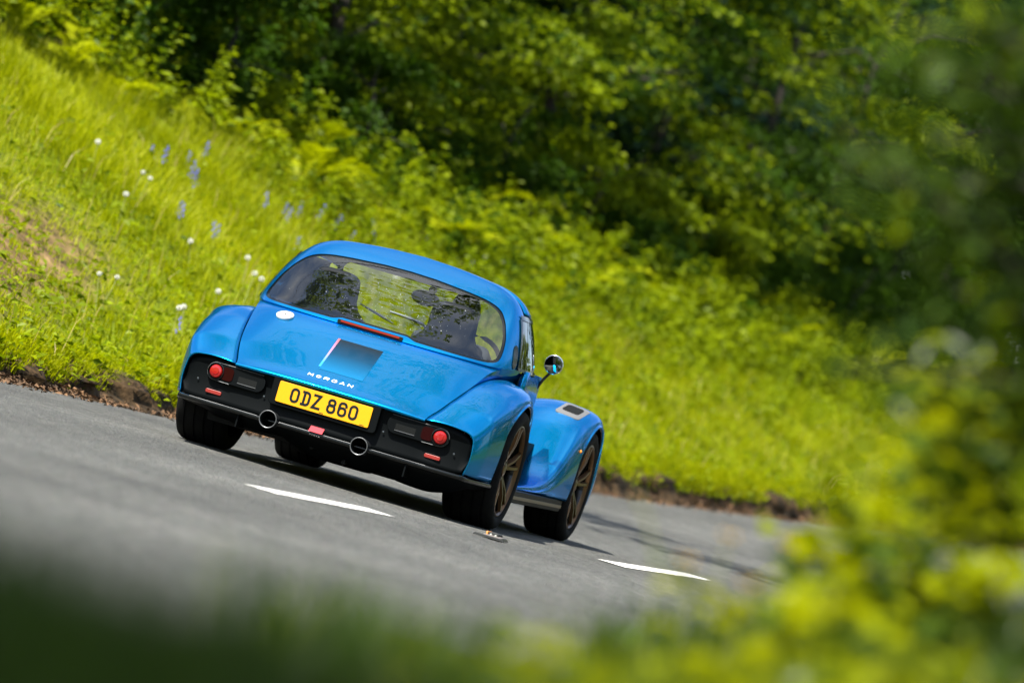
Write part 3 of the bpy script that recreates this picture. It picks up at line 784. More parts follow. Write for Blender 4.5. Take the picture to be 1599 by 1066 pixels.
        for k in range(5):                              # five split spokes
            mb = MB(); a0 = R(72 * k + 15)
            for da in (-.17, .17):
                aa = a0 + da; bb = a0 + da * .32
                c1 = np.array([hw - .052, .045 * math.cos(bb), .045 * math.sin(bb)]); c2 = np.array([hw - .014, .243 * math.cos(aa), .243 * math.sin(aa)])
                cm = (c1 + c2) / 2 + np.array([.010, 0, 0])
                tdir = np.array([0, -math.sin(aa), math.cos(aa)])
                pts = [c1, cm, c2]; ws = (.019, .0125, .014); hs = (.022, .016, .010)
                G = np.array([[p - tdir * wq + np.array([-hq, 0, 0]), p - tdir * wq * .55 + np.array([hq * .4, 0, 0]), p + tdir * wq * .55 + np.array([hq * .4, 0, 0]), p + tdir * wq + np.array([-hq, 0, 0])] for p, wq, hq in zip(pts, ws, hs)])
                mb.grid(G, True)
            for v in mb.V: v[:, 0] *= sd
            mb.build('spoke', M_bronze, w, smooth=True, sharp=30)
        mb = MB(); mb.lathe([(hw - .075, .070), (hw - .050, .066), (hw - .046, .040), (hw - .036, .036), (hw - .033, .028), (hw - .033, 0)], 'x', (0, 0, 0), 30)
        for v in mb.V: v[:, 0] *= sd
        mb.build('hub', M_bronze, w, smooth=True, sharp=30)
        for k in range(5):
            a = R(72 * k + 51); mb = MB(); mb.lathe([(hw - .05, .009), (hw - .040, .009), (hw - .040, 0)], 'x', (0, .052 * math.cos(a), .052 * math.sin(a)), 8)
            for v in mb.V: v[:, 0] *= sd
            mb.build('wheel_nut', M_steel, w)
        mb = MB(); mb.lathe([(hw - .115, .07), (hw - .115, .168), (hw - .095, .168), (hw - .095, .07)], 'x', (0, 0, 0), 40)
        for v in mb.V: v[:, 0] *= sd
        mb.build('brake_disc', M_disc, w, smooth=True, sharp=40)
        mb = MB(); ph = np.linspace(R(15), R(75), 10)
        G = np.array([[(xq, rr * math.cos(a), rr * math.sin(a)) for xq, rr in ((hw - .125, .115), (hw - .078, .115), (hw - .078, .190), (hw - .125, .190))] for a in ph]); mb.grid(G, True)
        mb.F.append([0, 1, 2, 3]); mb.F.append([mb.n - 1, mb.n - 2, mb.n - 3, mb.n - 4])
        for v in mb.V: v[:, 0] *= sd
        mb.build('brake_caliper', M_caliper, w, bevel=.004)
        return w
    wheel(.622, .905, 0, 1); wheel(.622, .905, 0, -1); wheel(.635, .885, FY, 1); wheel(.635, .905, FY, -1)
    mb = MB(); mb.tube([(-.7, 0, .333), (.7, 0, .333)], .03, 8); mb.tube([(-.7, FY, .30), (.7, FY, .30)], .03, 8); mb.box((0, 0, .28), (.26, .3, .2)); mb.build('axles', M_under, car)
    # ---------------------------------------------------------------- door mirrors
    for sd in (-1, 1):
        c = np.array([sd * .712, 1.45, .963])
        mb = MB(); mb.tube([(sd * .60, 1.50, .67), (sd * .628, 1.49, .76), (sd * .672, 1.475, .865), c + np.array([-sd * .012, .03, -.05])], [.011, .010, .0085, .008], 8); st = mb.build('mirror_stalk', M_gloss, car, smooth=True)
        mb = MB(); mb.lathe([(.055, 0), (.050, .020), (.035, .040), (.010, .053), (-.004, .0555), (-.008, .054), (-.008, .051)], 'y', c, 36)
        hd = mb.build('mirror_shell', M_chrome, car, smooth=True, sharp=0)
        mb = MB(); mb.lathe([(-.006, .0515), (-.0065, .03), (-.007, 0)], 'y', c, 36); mb.build('mirror_face', M_mirror, hd, smooth=True)
    return car
car = build_car()

# ==================================================================== THE DRIVER
def build_driver():
    t = thing('person', 'driver in a dark jacket sitting behind the right-hand seat back, hands on the wheel', 'person', (.33, .42, .30))
    J = {'pelvis': (0, 0, .16), 'waist': (0, -.02, .32), 'chest': (0, -.03, .50), 'neck0': (0, -.01, .62), 'neck1': (0, .015, .68),
         'shL': (-.19, -.02, .57), 'elL': (-.25, .20, .40), 'wrL': (-.16, .44, .50), 'haL': (-.15, .52, .535),
         'shR': (.17, -.02, .57), 'elR': (.23, .20, .40), 'wrR': (.15, .44, .50), 'haR': (.15, .52, .535),
         'hipL': (-.09, .02, .14), 'knL': (-.12, .46, .24), 'anL': (-.12, .78, -.08), 'toL': (-.12, .94, -.06), 'hipR': (.09, .02, .14), 'knR': (.12, .46, .24), 'anR': (.12, .78, -.08), 'toR': (.12, .94, -.06)}
    Rd = {'pelvis': .14, 'waist': .13, 'chest': .145, 'neck0': .07, 'neck1': .055, 'shL': .075, 'elL': .05, 'wrL': .034, 'haL': .03, 'shR': .075, 'elR': .05, 'wrR': .034, 'haR': .03,
          'hipL': .10, 'knL': .066, 'anL': .045, 'toL': .035, 'hipR': .10, 'knR': .066, 'anR': .045, 'toR': .035}
    E = [('pelvis', 'waist'), ('waist', 'chest'), ('chest', 'neck0'), ('neck0', 'neck1'), ('chest', 'shL'), ('shL', 'elL'), ('elL', 'wrL'), ('wrL', 'haL'), ('chest', 'shR'), ('shR', 'elR'), ('elR', 'wrR'), ('wrR', 'haR'),
         ('pelvis', 'hipL'), ('hipL', 'knL'), ('knL', 'anL'), ('anL', 'toL'), ('pelvis', 'hipR'), ('hipR', 'knR'), ('knR', 'anR'), ('anR', 'toR')]
    def skin(name, J, Rd, E, m, root, lv=2):
        ks = list(J); me = bpy.data.meshes.new(name); me.from_pydata([J[k] for k in ks], [(ks.index(a), ks.index(b_)) for a, b_ in E], [])
        me.materials.append(m); o = obj(name, me, t)
        sk = o.modifiers.new('skin', 'SKIN'); sk.use_smooth_shade = True
        for i, k in enumerate(ks):
            v = me.skin_vertices[0].data[i]; v.radius = (Rd[k], Rd[k]); v.use_root = (k == root)
        sb = o.modifiers.new('sub', 'SUBSURF'); sb.levels = lv; sb.render_levels = lv
        return o
    skin('body', J, Rd, E, M_cloth, 'pelvis')
    # head with nose, ears, eyes; hair
    mb = MB(); G = []
    for a in np.linspace(-np.pi / 2, np.pi / 2, 18):
        z = math.sin(a); row = []
        for b_ in np.linspace(0, 2 * np.pi, 24, endpoint=False):
            x, y = math.cos(a) * math.cos(b_), math.cos(a) * math.sin(b_)
            px, py, pz = x * .076 * (1 - .12 * max(0, -z)), y * .096, z * .118
            if y > .6 and -.35 < z < .15 and abs(x) < .18: py += .022 * (1 - abs(x) / .18) * (1 - abs(z + .1) / .25 if abs(z + .1) < .25 else 0)
            row.append((px, py + .03, pz + .785))
        G.append(row)
    mb.grid(np.array(G), True); hd = mb.build('head', M_skin, t, smooth=True, sharp=0)
    for sx in (-1, 1):
        mb = MB(); mb.lathe([(-.006, 0), (-.006, .02), (.006, .026), (.010, .02), (.008, 0)], 'x', (sx * .078, .02, .782), 14)
        for v in mb.V: v[:, 2] = .782 + (v[:, 2] - .782) * 1.35
        mb.build('ear', M_skin, hd, smooth=True)
        mb = MB(); mb.lathe([(0, 0), (.0, .011), (.006, .008), (.008, 0)], 'y', (sx * .032, .116, .80), 12); mb.build('eye', M_white, hd, smooth=True)
    mb = MB(); mb.box((0, .122, .735), (.045, .008, .010)); mb.build('mouth', M_tag, hd, bevel=.003)
    mb = MB(); G = []
    for a in np.linspace(-.55, np.pi / 2, 14):
        G.append([(math.cos(a) * math.cos(b_) * .084, (math.cos(a) * math.sin(b_) * .103 + .024) if math.sin(b_) < .35 or a > .55 else math.cos(a) * math.sin(b_) * .090 + .024, math.sin(a) * .126 + .790) for b_ in np.linspace(0, 2 * np.pi, 28, endpoint=False)])
    mb.grid(np.array(G), True); mb.build('hair', M_hair, t, smooth=True, sharp=0)
    # hands: palm, four fingers curled round the rim, thumb
    for sx in (-1, 1):
        h0 = np.array([sx * .155, .505, .525]); Jh = {'w': tuple(h0 - [0, .05, .015]), 'p': tuple(h0)}; Rh = {'w': .026, 'p': .028}; Eh = [('w', 'p')]
        for k, (dx, ln) in enumerate(((-.027, .9), (-.009, 1.0), (.009, .95), (.027, .75))):
            a = h0 + [dx, .030, .006]; b_ = a + [0, .030 * ln, .012]; c = b_ + [0, .012, -.026 * ln]; d = c + [0, -.018, -.018 * ln]
            for nm, q, rr in (('a', a, .010), ('b', b_, .0095), ('c', c, .009), ('d', d, .008)): Jh[nm + str(k)] = tuple(q); Rh[nm + str(k)] = rr
            Eh += [('p', 'a%d' % k), ('a%d' % k, 'b%d' % k), ('b%d' % k, 'c%d' % k), ('c%d' % k, 'd%d' % k)]
        q0 = h0 + [-sx * .030, -.010, 0]; q1 = q0 + [-sx * .016, .024, .0]; q2 = q1 + [0, .026, -.006]
        for nm, q, rr in (('t0', q0, .013), ('t1', q1, .011), ('t2', q2, .009)): Jh[nm] = tuple(q); Rh[nm] = rr
        Eh += [('w', 't0'), ('t0', 't1'), ('t1', 't2')]
        skin('hand', Jh, Rh, Eh, M_skin, 'p', 1)
    return t
build_driver()
# ==================================================================== THE PLACE
VD = [-45, -20, 0, 15, 25, 32, 35.7, 48, 60, 75, 95, 130]
V_X = pchip(VD, [-18.5, -13.2, -9.2, -6.2, -4.2, -2.62, -1.87, 1.04, 3.86, 7.2, 11.5, 19])        # left verge of the road
V_Z = pchip([-45, 36, 42, 48, 60, 75, 95, 130], [0, 0, .07, .166, .42, .75, 1.2, 2.0])           # the road climbs gently
B_Z = pchip([0, .10, .17, .28, .45, 1, 2, 3, 4, 5, 6, 8, 15, 30, 80], [0, .02, .11, .18, .26, .5, .95, 1.4, 1.85, 2.25, 2.5, 2.8, 3.6, 5, 9])
R_Z = pchip([-80, -30, -14, -10, -8, -7.3, -7.0, -6.9], [2.5, 2.0, .9, .32, .13, .06, .02, 0])   # right verge
CUT = pchip([-45, 36, 46, 55, 68, 80, 130], [0, .01, .06, .085, .07, .04, .03])
def at(D, s, h=0.0):
    """point at distance D along the verge, s metres left of it"""
    D = np.asarray(D, float); s = np.asarray(s, float); e = .05
    tx = (V_X(D + e) - V_X(D - e)) / (2 * e); n = np.hypot(tx, 1)
    x, y = P2(V_X(D) - s / n, D + s * tx / n)
    z = V_Z(D) + np.where(s >= 0, B_Z(np.maximum(s, 0)) + CUT(D) * np.clip(s / .16, 0, 1) * np.clip(1.6 - s / 3, 0, 1), R_Z(np.minimum(s, -6.9)) * (s < -6.9)) + h
    return np.stack([x, y, z + 0 * x], -1)
def bumps(D, s, a=.05):
    return a * (np.sin(D * 1.9 + 1.3 * np.sin(s * 2.1)) * np.sin(s * 2.7 + .8 * np.sin(D * 1.1)) + .5 * np.sin(D * 4.3 + s * 3.1)) * np.clip((s - .3) / .8, 0, 1)
NRM2 = lambda D: np.stack([-np.cos(PSI) * np.ones_like(D), -np.sin(PSI) * np.ones_like(D), np.zeros_like(D)], -1)

# -------- road
Ds = np.concatenate([np.arange(-45, 26, 2.0), np.arange(26, 70, .5), np.arange(70, 131, 2.0)])
G = np.array([at(Ds, np.full_like(Ds, s)) * [1, 1, 0] + np.stack([0 * Ds, 0 * Ds, V_Z(Ds)], -1) for s in (.06, -.6, -1.8, -3.4, -5.0, -6.2, -6.96)])
M_road = mat('asphalt', (.06, .06, .06), rough=.85, spec=.3)
n, l, b = nodes(M_road)
tc = n.new('ShaderNodeTexCoord')
vo = n.new('ShaderNodeTexVoronoi'); vo.inputs['Scale'].default_value = 55
n1 = n.new('ShaderNodeTexNoise'); n1.inputs['Scale'].default_value = 15; n1.inputs['Detail'].default_value = 6; n1.inputs['Roughness'].default_value = .85
n2 = n.new('ShaderNodeTexNoise'); n2.inputs['Scale'].default_value = .7; n2.inputs['Detail'].default_value = 5
for t in (vo, n1, n2): l.new(tc.outputs['Object'], t.inputs['Vector'])
r1 = n.new('ShaderNodeValToRGB'); r1.color_ramp.elements[0].position = .30; r1.color_ramp.elements[1].position = .72
r1.color_ramp.elements[0].color = (.008, .013, .014, 1); r1.color_ramp.elements[1].color = (.19, .185, .165, 1)
e = r1.color_ramp.elements.new(.47); e.color = (.070, .071, .067, 1)
l.new(n1.outputs['Fac'], r1.inputs['Fac'])
r2 = n.new('ShaderNodeValToRGB'); r2.color_ramp.elements[0].position = .3; r2.color_ramp.elements[1].position = .7
r2.color_ramp.elements[0].color = (.74, .76, .76, 1); r2.color_ramp.elements[1].color = (1.18, 1.15, 1.08, 1)
l.new(n2.outputs['Fac'], r2.inputs['Fac'])
mx = n.new('ShaderNodeMix'); mx.data_type = 'RGBA'; mx.blend_type = 'MULTIPLY'; mx.inputs['Factor'].default_value = 1
l.new(r1.outputs[0], mx.inputs['A']); l.new(r2.outputs[0], mx.inputs['B'])
mx2 = n.new('ShaderNodeMix'); mx2.data_type = 'RGBA'; mx2.blend_type = 'MULTIPLY'; mx2.inputs['Factor'].default_value = .5
l.new(mx.outputs['Result'], mx2.inputs['A']); l.new(vo.outputs['Color'], mx2.inputs['B'])
hs = n.new('ShaderNodeHueSaturation'); hs.inputs['Saturation'].default_value = .25; hs.inputs['Value'].default_value = 1.5
l.new(mx2.outputs['Result'], hs.inputs['Color']); l.new(hs.outputs[0], b.inputs['Base Color'])
ad = n.new('ShaderNodeMath'); ad.operation = 'ADD'; l.new(n1.outputs['Fac'], ad.inputs[0]); l.new(vo.outputs['Distance'], ad.inputs[1])
bp = n.new('ShaderNodeBump'); bp.inputs['Strength'].default_value = 1; bp.inputs['Distance'].default_value = .012
bp.inputs['Distance'].default_value = .03
l.new(ad.outputs[0], bp.inputs['Height']); l.new(bp.outputs[0], b.inputs['Normal'])
sv = np.repeat(np.array((.06, -.6, -1.8, -3.4, -5.0, -6.2, -6.96)), len(Ds))
aS = n.new('ShaderNodeAttribute'); aS.attribute_name = 's'
sn = n.new('ShaderNodeMath'); sn.operation = 'MULTIPLY_ADD'; sn.inputs[1].default_value = 3.9; l.new(aS.outputs['Fac'], sn.inputs[0])
nw = n.new('ShaderNodeTexNoise'); nw.inputs['Scale'].default_value = .5; l.new(tc.outputs['Object'], nw.inputs['Vector']); l.new(nw.outputs['Fac'], sn.inputs[2])
si = n.new('ShaderNodeMath'); si.operation = 'SINE'; l.new(sn.outputs[0], si.inputs[0])
mr = n.new('ShaderNodeMapRange'); mr.inputs[1].default_value = -1; mr.inputs[2].default_value = 1; mr.inputs[3].default_value = .86; mr.inputs[4].default_value = 1.12; l.new(si.outputs[0], mr.inputs[0])
mx3 = n.new('ShaderNodeMix'); mx3.data_type = 'RGBA'; mx3.blend_type = 'MULTIPLY'; mx3.inputs['Factor'].default_value = 1
wrm = n.new('ShaderNodeMix'); wrm.data_type = 'RGBA'; wrm.blend_type = 'MULTIPLY'; wrm.inputs['Factor'].default_value = 1; wrm.inputs['B'].default_value = (.99, 1.0, .95, 1)
l.new(hs.outputs[0], mx3.inputs['A']); l.new(mr.outputs[0], mx3.inputs['B']); l.new(mx3.outputs['Result'], wrm.inputs['A']); l.new(wrm.outputs['Result'], b.inputs['Base Color'])
obj('road', fast_mesh('road', G.reshape(-1, 3), grid_faces(*G.shape[:2]), M_road, True, {'s': sv}), None, 'structure')

# -------- centre-line marks, edges worn
M_line = mat('road_paint', (.80, .78, .72), rough=.6)
noise_col(M_line, (.16, .16, .15), (.74, .73, .68), scale=38, lo=.42, hi=.52, bump=.003, bscale=90)
def mark(c00, c01, c10, c11):
    c00, c01, c10, c11 = map(lambda q: np.array(q, float), (c00, c01, c10, c11)); n = 30
    t = np.linspace(0, 1, n)[:, None]
    j = lambda: rng.normal(0, .008, (n, 1)) + .012 * np.sin(t * 17 + rng.uniform(0, 6))
    w = c01 - c00
    L = c00 + (c10 - c00) * t + w * j(); Rr = c01 + (c11 - c01) * t + w * j() * 1.5
    G = np.stack([L, L * .5 + Rr * .5, Rr], 1); G = np.concatenate([G, np.full((n, 3, 1), .0045)], -1)
    obj('road_marking', fast_mesh('road_marking', G.reshape(-1, 3), grid_faces(n, 3), M_line), None, 'structure')
mark((.703, -5.36), (.872, -5.40), (.835, -3.20), (1.004, -3.28))
mark((1.395, .60), (1.560, .58), (1.425, 3.90), (1.590, 3.80))

# -------- left bank
Db = np.concatenate([np.arange(-45, 24, 3.0), np.arange(24, 100, .22), np.arange(100, 131, 3.0)])
sb = np.array([-.10, 0, .05, .10, .13, .16, .19, .23, .28, .36, .46, .6, .8, 1.0, 1.25, 1.5, 1.75, 2.0, 2.3, 2.6, 3.0, 3.4, 3.8, 4.2, 4.6, 5, 5.5, 6, 7, 8, 10, 13, 18, 30, 60, 80])
DD, SS = np.meshgrid(Db, sb, indexing='ij')
wob = (.05 * np.sin(DD * 2.3) + .06 * np.sin(DD * .83 + 1) + .04 * np.sin(DD * 6.1) + rng.normal(0, .03, DD.shape)) * np.clip(1 - np.abs(SS - .15) / .45, 0, 1)
G = at(DD, np.maximum(SS + wob, -.1))
G[..., 2] = np.where(SS > 0, V_Z(DD) + B_Z(np.maximum(SS, 0)) + CUT(DD) * np.clip(SS / .16, 0, 1) * np.clip(1.6 - SS / 3, 0, 1) + bumps(DD, SS) * np.clip(1 - SS / 12, 0, 1) + rng.normal(0, .012, DD.shape) * (SS < .3) * (SS > .03), V_Z(DD) - .03)
trail = lambda D, s: np.exp(-((s - (1.55 + .16 * (D - 36))) / .42)**2) * np.clip((39.8 - D) / 3, 0, 1) * np.clip((D - 30) / 2, 0, 1)
soil = np.clip((.36 - SS) / .10, 0, 1)
soil = np.maximum(soil, 1.0 * np.clip(1.6 * trail(DD, SS), 0, 1)); soil = np.maximum(soil, np.clip((SS - 4.6) / 1.5, 0, 1))
M_bank = mat('bank_earth', (.06, .04, .02), rough=.95, spec=.1)
n, l, b = nodes(M_bank)
tc = n.new('ShaderNodeTexCoord'); at_ = n.new('ShaderNodeAttribute'); at_.attribute_name = 'soil'
n1 = n.new('ShaderNodeTexNoise'); n1.inputs['Scale'].default_value = 7; n1.inputs['Detail'].default_value = 8; l.new(tc.outputs['Object'], n1.inputs['Vector'])
r1 = n.new('ShaderNodeValToRGB'); r1.color_ramp.elements[0].color = (.010, .009, .006, 1); r1.color_ramp.elements[1].color = (.10, .060, .028, 1); r1.color_ramp.elements[0].position = .35; r1.color_ramp.elements[1].position = .7
r2 = n.new('ShaderNodeValToRGB'); r2.color_ramp.elements[0].color = (.06, .09, .002, 1); r2.color_ramp.elements[1].color = (.15, .19, .003, 1)
l.new(n1.outputs['Fac'], r1.inputs['Fac']); l.new(n1.outputs['Fac'], r2.inputs['Fac'])
mx = n.new('ShaderNodeMix'); mx.data_type = 'RGBA'; l.new(at_.outputs['Fac'], mx.inputs['Factor']); l.new(r2.outputs[0], mx.inputs['A']); l.new(r1.outputs[0], mx.inputs['B'])
att = n.new('ShaderNodeAttribute'); att.attribute_name = 'trail'
rt = n.new('ShaderNodeValToRGB'); rt.color_ramp.elements[0].color = (.09, .06, .025, 1); rt.color_ramp.elements[1].color = (.24, .16, .07, 1); rt.color_ramp.elements[0].position = .35; rt.color_ramp.elements[1].position = .65
l.new(n1.outputs['Fac'], rt.inputs['Fac'])
mt = n.new('ShaderNodeMix'); mt.data_type = 'RGBA'; l.new(att.outputs['Fac'], mt.inputs['Factor']); l.new(mx.outputs['Result'], mt.inputs['A']); l.new(rt.outputs[0], mt.inputs['B'])
l.new(mt.outputs['Result'], b.inputs['Base Color'])
bp = n.new('ShaderNodeBump'); bp.inputs['Distance'].default_value = .05; l.new(n1.outputs['Fac'], bp.inputs['Height']); l.new(bp.outputs[0], b.inputs['Normal'])
obj('bank', fast_mesh('bank', G.reshape(-1, 3), grid_faces(*DD.shape)[:, ::-1], M_bank, True, {'soil': soil.ravel(), 'trail': np.clip(1.2 * trail(DD, SS) * (.75 + .35 * np.sin(DD * 4.1 + SS * 5)), 0, 1).ravel()}), None, 'structure')
# -------- right verge and field
Dr = np.arange(-45, 131, 2.5); sr = np.array([-6.9, -7.0, -7.3, -8, -9, -10, -12, -14, -20, -30, -50, -80])
DD, SS = np.meshgrid(Dr, sr, indexing='ij'); G = at(DD, SS); G[:, 0, 2] -= .03
obj('verge', fast_mesh('verge', G.reshape(-1, 3), grid_faces(*DD.shape), M_bank, True, {'soil': np.full(DD.size, .35)}), None, 'structure')

# -------- leaf and blade builders
def blades(P, h, w, lean, bend=.35):
    """grass: P (N,3) roots, h heights, w widths, lean (N,2) horizontal throw"""
    N = len(P); th = rng.uniform(0, 2 * np.pi, N)
    side = np.stack([np.cos(th), np.sin(th), np.zeros(N)], 1) * (w / 2)[:, None]
    up = np.stack([lean[:, 0] * bend, lean[:, 1] * bend, np.ones(N) * .62], 1) * h[:, None]
    tip = np.stack([lean[:, 0], lean[:, 1], np.sqrt(np.clip(1 - (lean**2).sum(1) * .6, .1, 1))], 1) * h[:, None]
    V = np.stack([P - side, P + side, P + up + side * .75, P + up - side * .75, P + tip], 1).reshape(-1, 3)
    k = np.arange(N)[:, None] * 5
    return V, [k + [[0, 1, 2, 3]], k + [[3, 2, 4]]]
def leafset(P, A, Nn, L, W, fold=.18, rounder=False):
    """leaves: P roots, A axis, Nn face normal"""
    A = A / (np.linalg.norm(A, axis=1)[:, None] + 1e-9)
    S = np.cross(A, Nn); S /= np.linalg.norm(S, axis=1)[:, None] + 1e-9
    U = np.cross(S, A); L = L[:, None]; W = W[:, None]; N = len(P)
    if rounder:
        V = np.stack([P, P + A * L * .3 + S * W * .45 + U * W * fold, P + A * L * .68 + S * W * .36 + U * W * fold, P + A * L - U * L * .12,
                      P + A * L * .68 - S * W * .36 + U * W * fold, P + A * L * .3 - S * W * .45 + U * W * fold], 1).reshape(-1, 3)
        k = np.arange(N)[:, None] * 6
        return V, [np.concatenate([k + [[0, 1, 2, 3]], k + [[0, 3, 4, 5]]])]
    V = np.stack([P, P + A * L * .45 + S * W * .5 + U * W * fold, P + A * L - U * L * .1, P + A * L * .45 - S * W * .5 + U * W * fold], 1).reshape(-1, 3)
    k = np.arange(N)[:, None] * 4
    return V, [np.concatenate([k + [[0, 1, 2]], k + [[0, 2, 3]]])]
def merge(parts):
    Vs, by = [], {}; o = 0
    for V, Fs in parts:
        for f in Fs: by.setdefault(f.shape[1], []).append(f + o)
        Vs.append(V); o += len(V)
    return np.concatenate(Vs), [np.concatenate(v) for v in by.values()]
def unit(v): return v / (np.linalg.norm(v, axis=-1, keepdims=True) + 1e-9)

F_grass = foliage_mat('grass_blades', (.145, .180, .0015), (.37, .39, .002), (1.12, 1.15, .3), .55, .006, .5, .8)
F_dry = foliage_mat('dry_grass', (.20, .16, .04), (.34, .28, .08), (1, 1, .7), .3, .02)
F_fern = foliage_mat('bracken_green', (.12, .155, .002), (.32, .35, .003), (1.15, 1.15, .35), .5, .006, .45, 1.2)
F_under = foliage_mat('undergrowth_leaf', (.028, .062, .002), (.25, .31, .003), (1.15, 1.15, .35), .48, .006, .45, 1.1)
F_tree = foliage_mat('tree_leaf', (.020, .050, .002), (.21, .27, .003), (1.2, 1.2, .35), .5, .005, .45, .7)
F_shade = foliage_mat('dark_shaded_leaf', (.008, .024, .004), (.045, .090, .004), (1.1, 1.2, .4), .45, .004, .5, .7)  # wood shade put into the colour; also the dark shrubs' own tone
F_dark = foliage_mat('shade_leaf', (.003, .012, .009), (.010, .026, .014), (1.1, 1.2, .6), .35, .003, .5, .7)  # shade of the deep wood put into the leaf colour
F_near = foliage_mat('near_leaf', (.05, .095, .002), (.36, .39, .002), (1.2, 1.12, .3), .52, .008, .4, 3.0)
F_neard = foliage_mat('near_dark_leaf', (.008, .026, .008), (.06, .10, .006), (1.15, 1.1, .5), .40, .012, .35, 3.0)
M_bark = mat('bark', (.05, .04, .03), rough=.9); noise_col(M_bark, (.010, .009, .007), (.035, .028, .020), scale=9, bump=.02, bscale=20)
M_stem = mat('green_stem', (.16, .18, .03), rough=.6)
M_fluff = mat('seed_fluff', (.66, .66, .60), rough=.9, spec=.1)
M_blue = mat('bluebell_petal', (.045, .045, .42), rough=.6)
M_butter = mat('buttercup_petal', (.85, .50, .01), rough=.35)
M_dead = mat('dead_leaf', (.16, .085, .035), rough=.9); noise_col(M_dead, (.03, .018, .009), (.17, .09, .04), scale=3)

# -------- grass on the bank
N = 300000
D = 28 + 72 * rng.random(N)**1.15; s = rng.random(N)**.9 * 5.0 + .17
s = np.where(rng.random(N) < .14, .12 + .27 * rng.random(N), s)
keep = rng.random(N) > .92 * trail(D, s) * (.72 + .28 * np.sin(D * 5 + s * 7))
keep &= rng.random(N) > np.clip((s - 4.0) / 1.6, 0, .8)
D, s = D[keep], s[keep]; N = len(D)
P = at(D, s); P[:, 2] += bumps(D, s)
tuft = .5 + .5 * np.sin(D * 1.7 + 2 * np.sin(s * 1.9)) * np.sin(s * 2.3 + 1.5 * np.sin(D * .9)); clump = .5 + .5 * np.sin(D * 7.1 + s * 3) * np.sin(s * 8.3 - D * 2)
wide = np.exp(-((s - (1.5 + .16 * (D - 36))) / .95)**2) * np.clip((43 - D) / 4, 0, 1)
h = (.07 + .06 * tuft + .035 * clump) * rng.uniform(.55, 1.35, N) * np.clip(.75 + s * .25, .8, 1.35) * (1 - .62 * wide)
lean = rng.normal(0, .28, (N, 2)) + np.array([.10, -.05]) + .22 * np.stack([np.sin(D * 1.3 + s), np.cos(D * 1.7 - s * 1.4)], 1)
lean = np.where((s < .42)[:, None], lean * .9 + np.array([.5, -.3]), lean); lean = np.clip(lean, -.95, .95)
V, F = blades(P, h, rng.uniform(.006, .012, N), lean)
me = fast_mesh('grass', V, F, F_grass); obj('grass', me, None, 'stuff')
N = 2200; D = 29 + 60 * rng.random(N); s = .2 + 4 * rng.random(N); P = at(D, s); P[:, 2] += bumps(D, s)
V, F = blades(P, rng.uniform(.12, .34, N), rng.uniform(.004, .008, N), rng.normal(.05, .35, (N, 2)).clip(-.9, .9)); obj('dry_grass', fast_mesh('dry_grass', V, F, F_dry), None, 'stuff')
# small clover and dock leaves low in the turf and down the cut edge
N = 26000; D = 28 + 62 * rng.random(N); s = .10 + 3.6 * rng.random(N)**1.4; P = at(D, s); P[:, 2] += bumps(D, s) + rng.uniform(.01, .12, N)
A = unit(rng.normal(0, 1, (N, 3)) * [1, 1, .35] + [.15, -.1, .1]); Nn = unit(rng.normal(0, .45, (N, 3)) + [0, -.1, 1])
V, F = leafset(P, A, Nn, rng.uniform(.03, .085, N), rng.uniform(.02, .05, N)); obj('clover', fast_mesh('clover', V, F, F_under), None, 'stuff')
# litter of dead leaves, twigs and crumbs of soil along the road's edge
N = 12000; D = 27 + 60 * rng.random(N)**1.6; s = rng.normal(.05, .10, N).clip(-.5, .3); P = at(D, np.maximum(s, .0)); q = at(D, -s) ; P = np.where((s < 0)[:, None], at(D, s * 1.0), P); P[:, 2] = np.maximum(P[:, 2], V_Z(D)) + rng.uniform(.004, .02, N)
A = unit(rng.normal(0, 1, (N, 3)) * [1, 1, .3]); Nn = unit(rng.normal(0, .5, (N, 3)) + [0, 0, 1])
V, F = leafset(P, A, Nn, rng.uniform(.015, .05, N), rng.uniform(.010, .03, N), .35); obj('leaf_litter', fast_mesh('leaf_litter', V, F, M_dead), None, 'stuff')

# -------- leafy undergrowth at the head of the bank
def plants(D, s, hmin, hmax, per, L0, L1):
    n = len(D); base = at(D, s); base[:, 2] += bumps(D, s) - .02
    H = rng.uniform(hmin, hmax, n); out = []
    ln = rng.normal(0, .16, (n, 2)) + [.10, -.12]
    i = np.repeat(np.arange(n), per); t = rng.uniform(.18, 1, len(i))**.8
    P = base[i] + np.stack([ln[i, 0] * t**1.6, ln[i, 1] * t**1.6, t], 1) * H[i][:, None] + rng.normal(0, .035, (len(i), 3))
    a = rng.uniform(0, 2 * np.pi, len(i)); A = np.stack([np.cos(a), np.sin(a), rng.normal(.05, .3, len(i))], 1)
    Nn = unit(rng.normal(0, .35, (len(i), 3)) + [-.1, -.25, 1])
    L = rng.uniform(L0, L1, len(i)) * (1.15 - .4 * t)
    out.append(leafset(P, A, Nn, L, L * rng.uniform(.45, .75, len(i)), .15, True))
    k = base + rng.normal(0, .01, base.shape)
    out.append(blades(k, H, np.full(n, .014), ln))
    return merge(out)
N = 1500; D = 36 + 62 * rng.random(N); s = 3.1 + 1.9 * rng.random(N); kp = rng.random(N) < .25 + .75 * (np.sin(D * 1.45 + 1.7 * np.sin(s * 2.2)) * np.sin(s * 2.9 + D * .6) > -.05); D, s = D[kp], s[kp]; N = len(D)
s = s + np.clip((53 - D) / 9, 0, 1) * 1.7 - np.clip((D - 52) / 8, 0, 1) * .9
V, F = plants(D, s, .18, .75, 40, .05, .12); obj('undergrowth', fast_mesh('undergrowth', V, F, F_under), None, 'stuff')
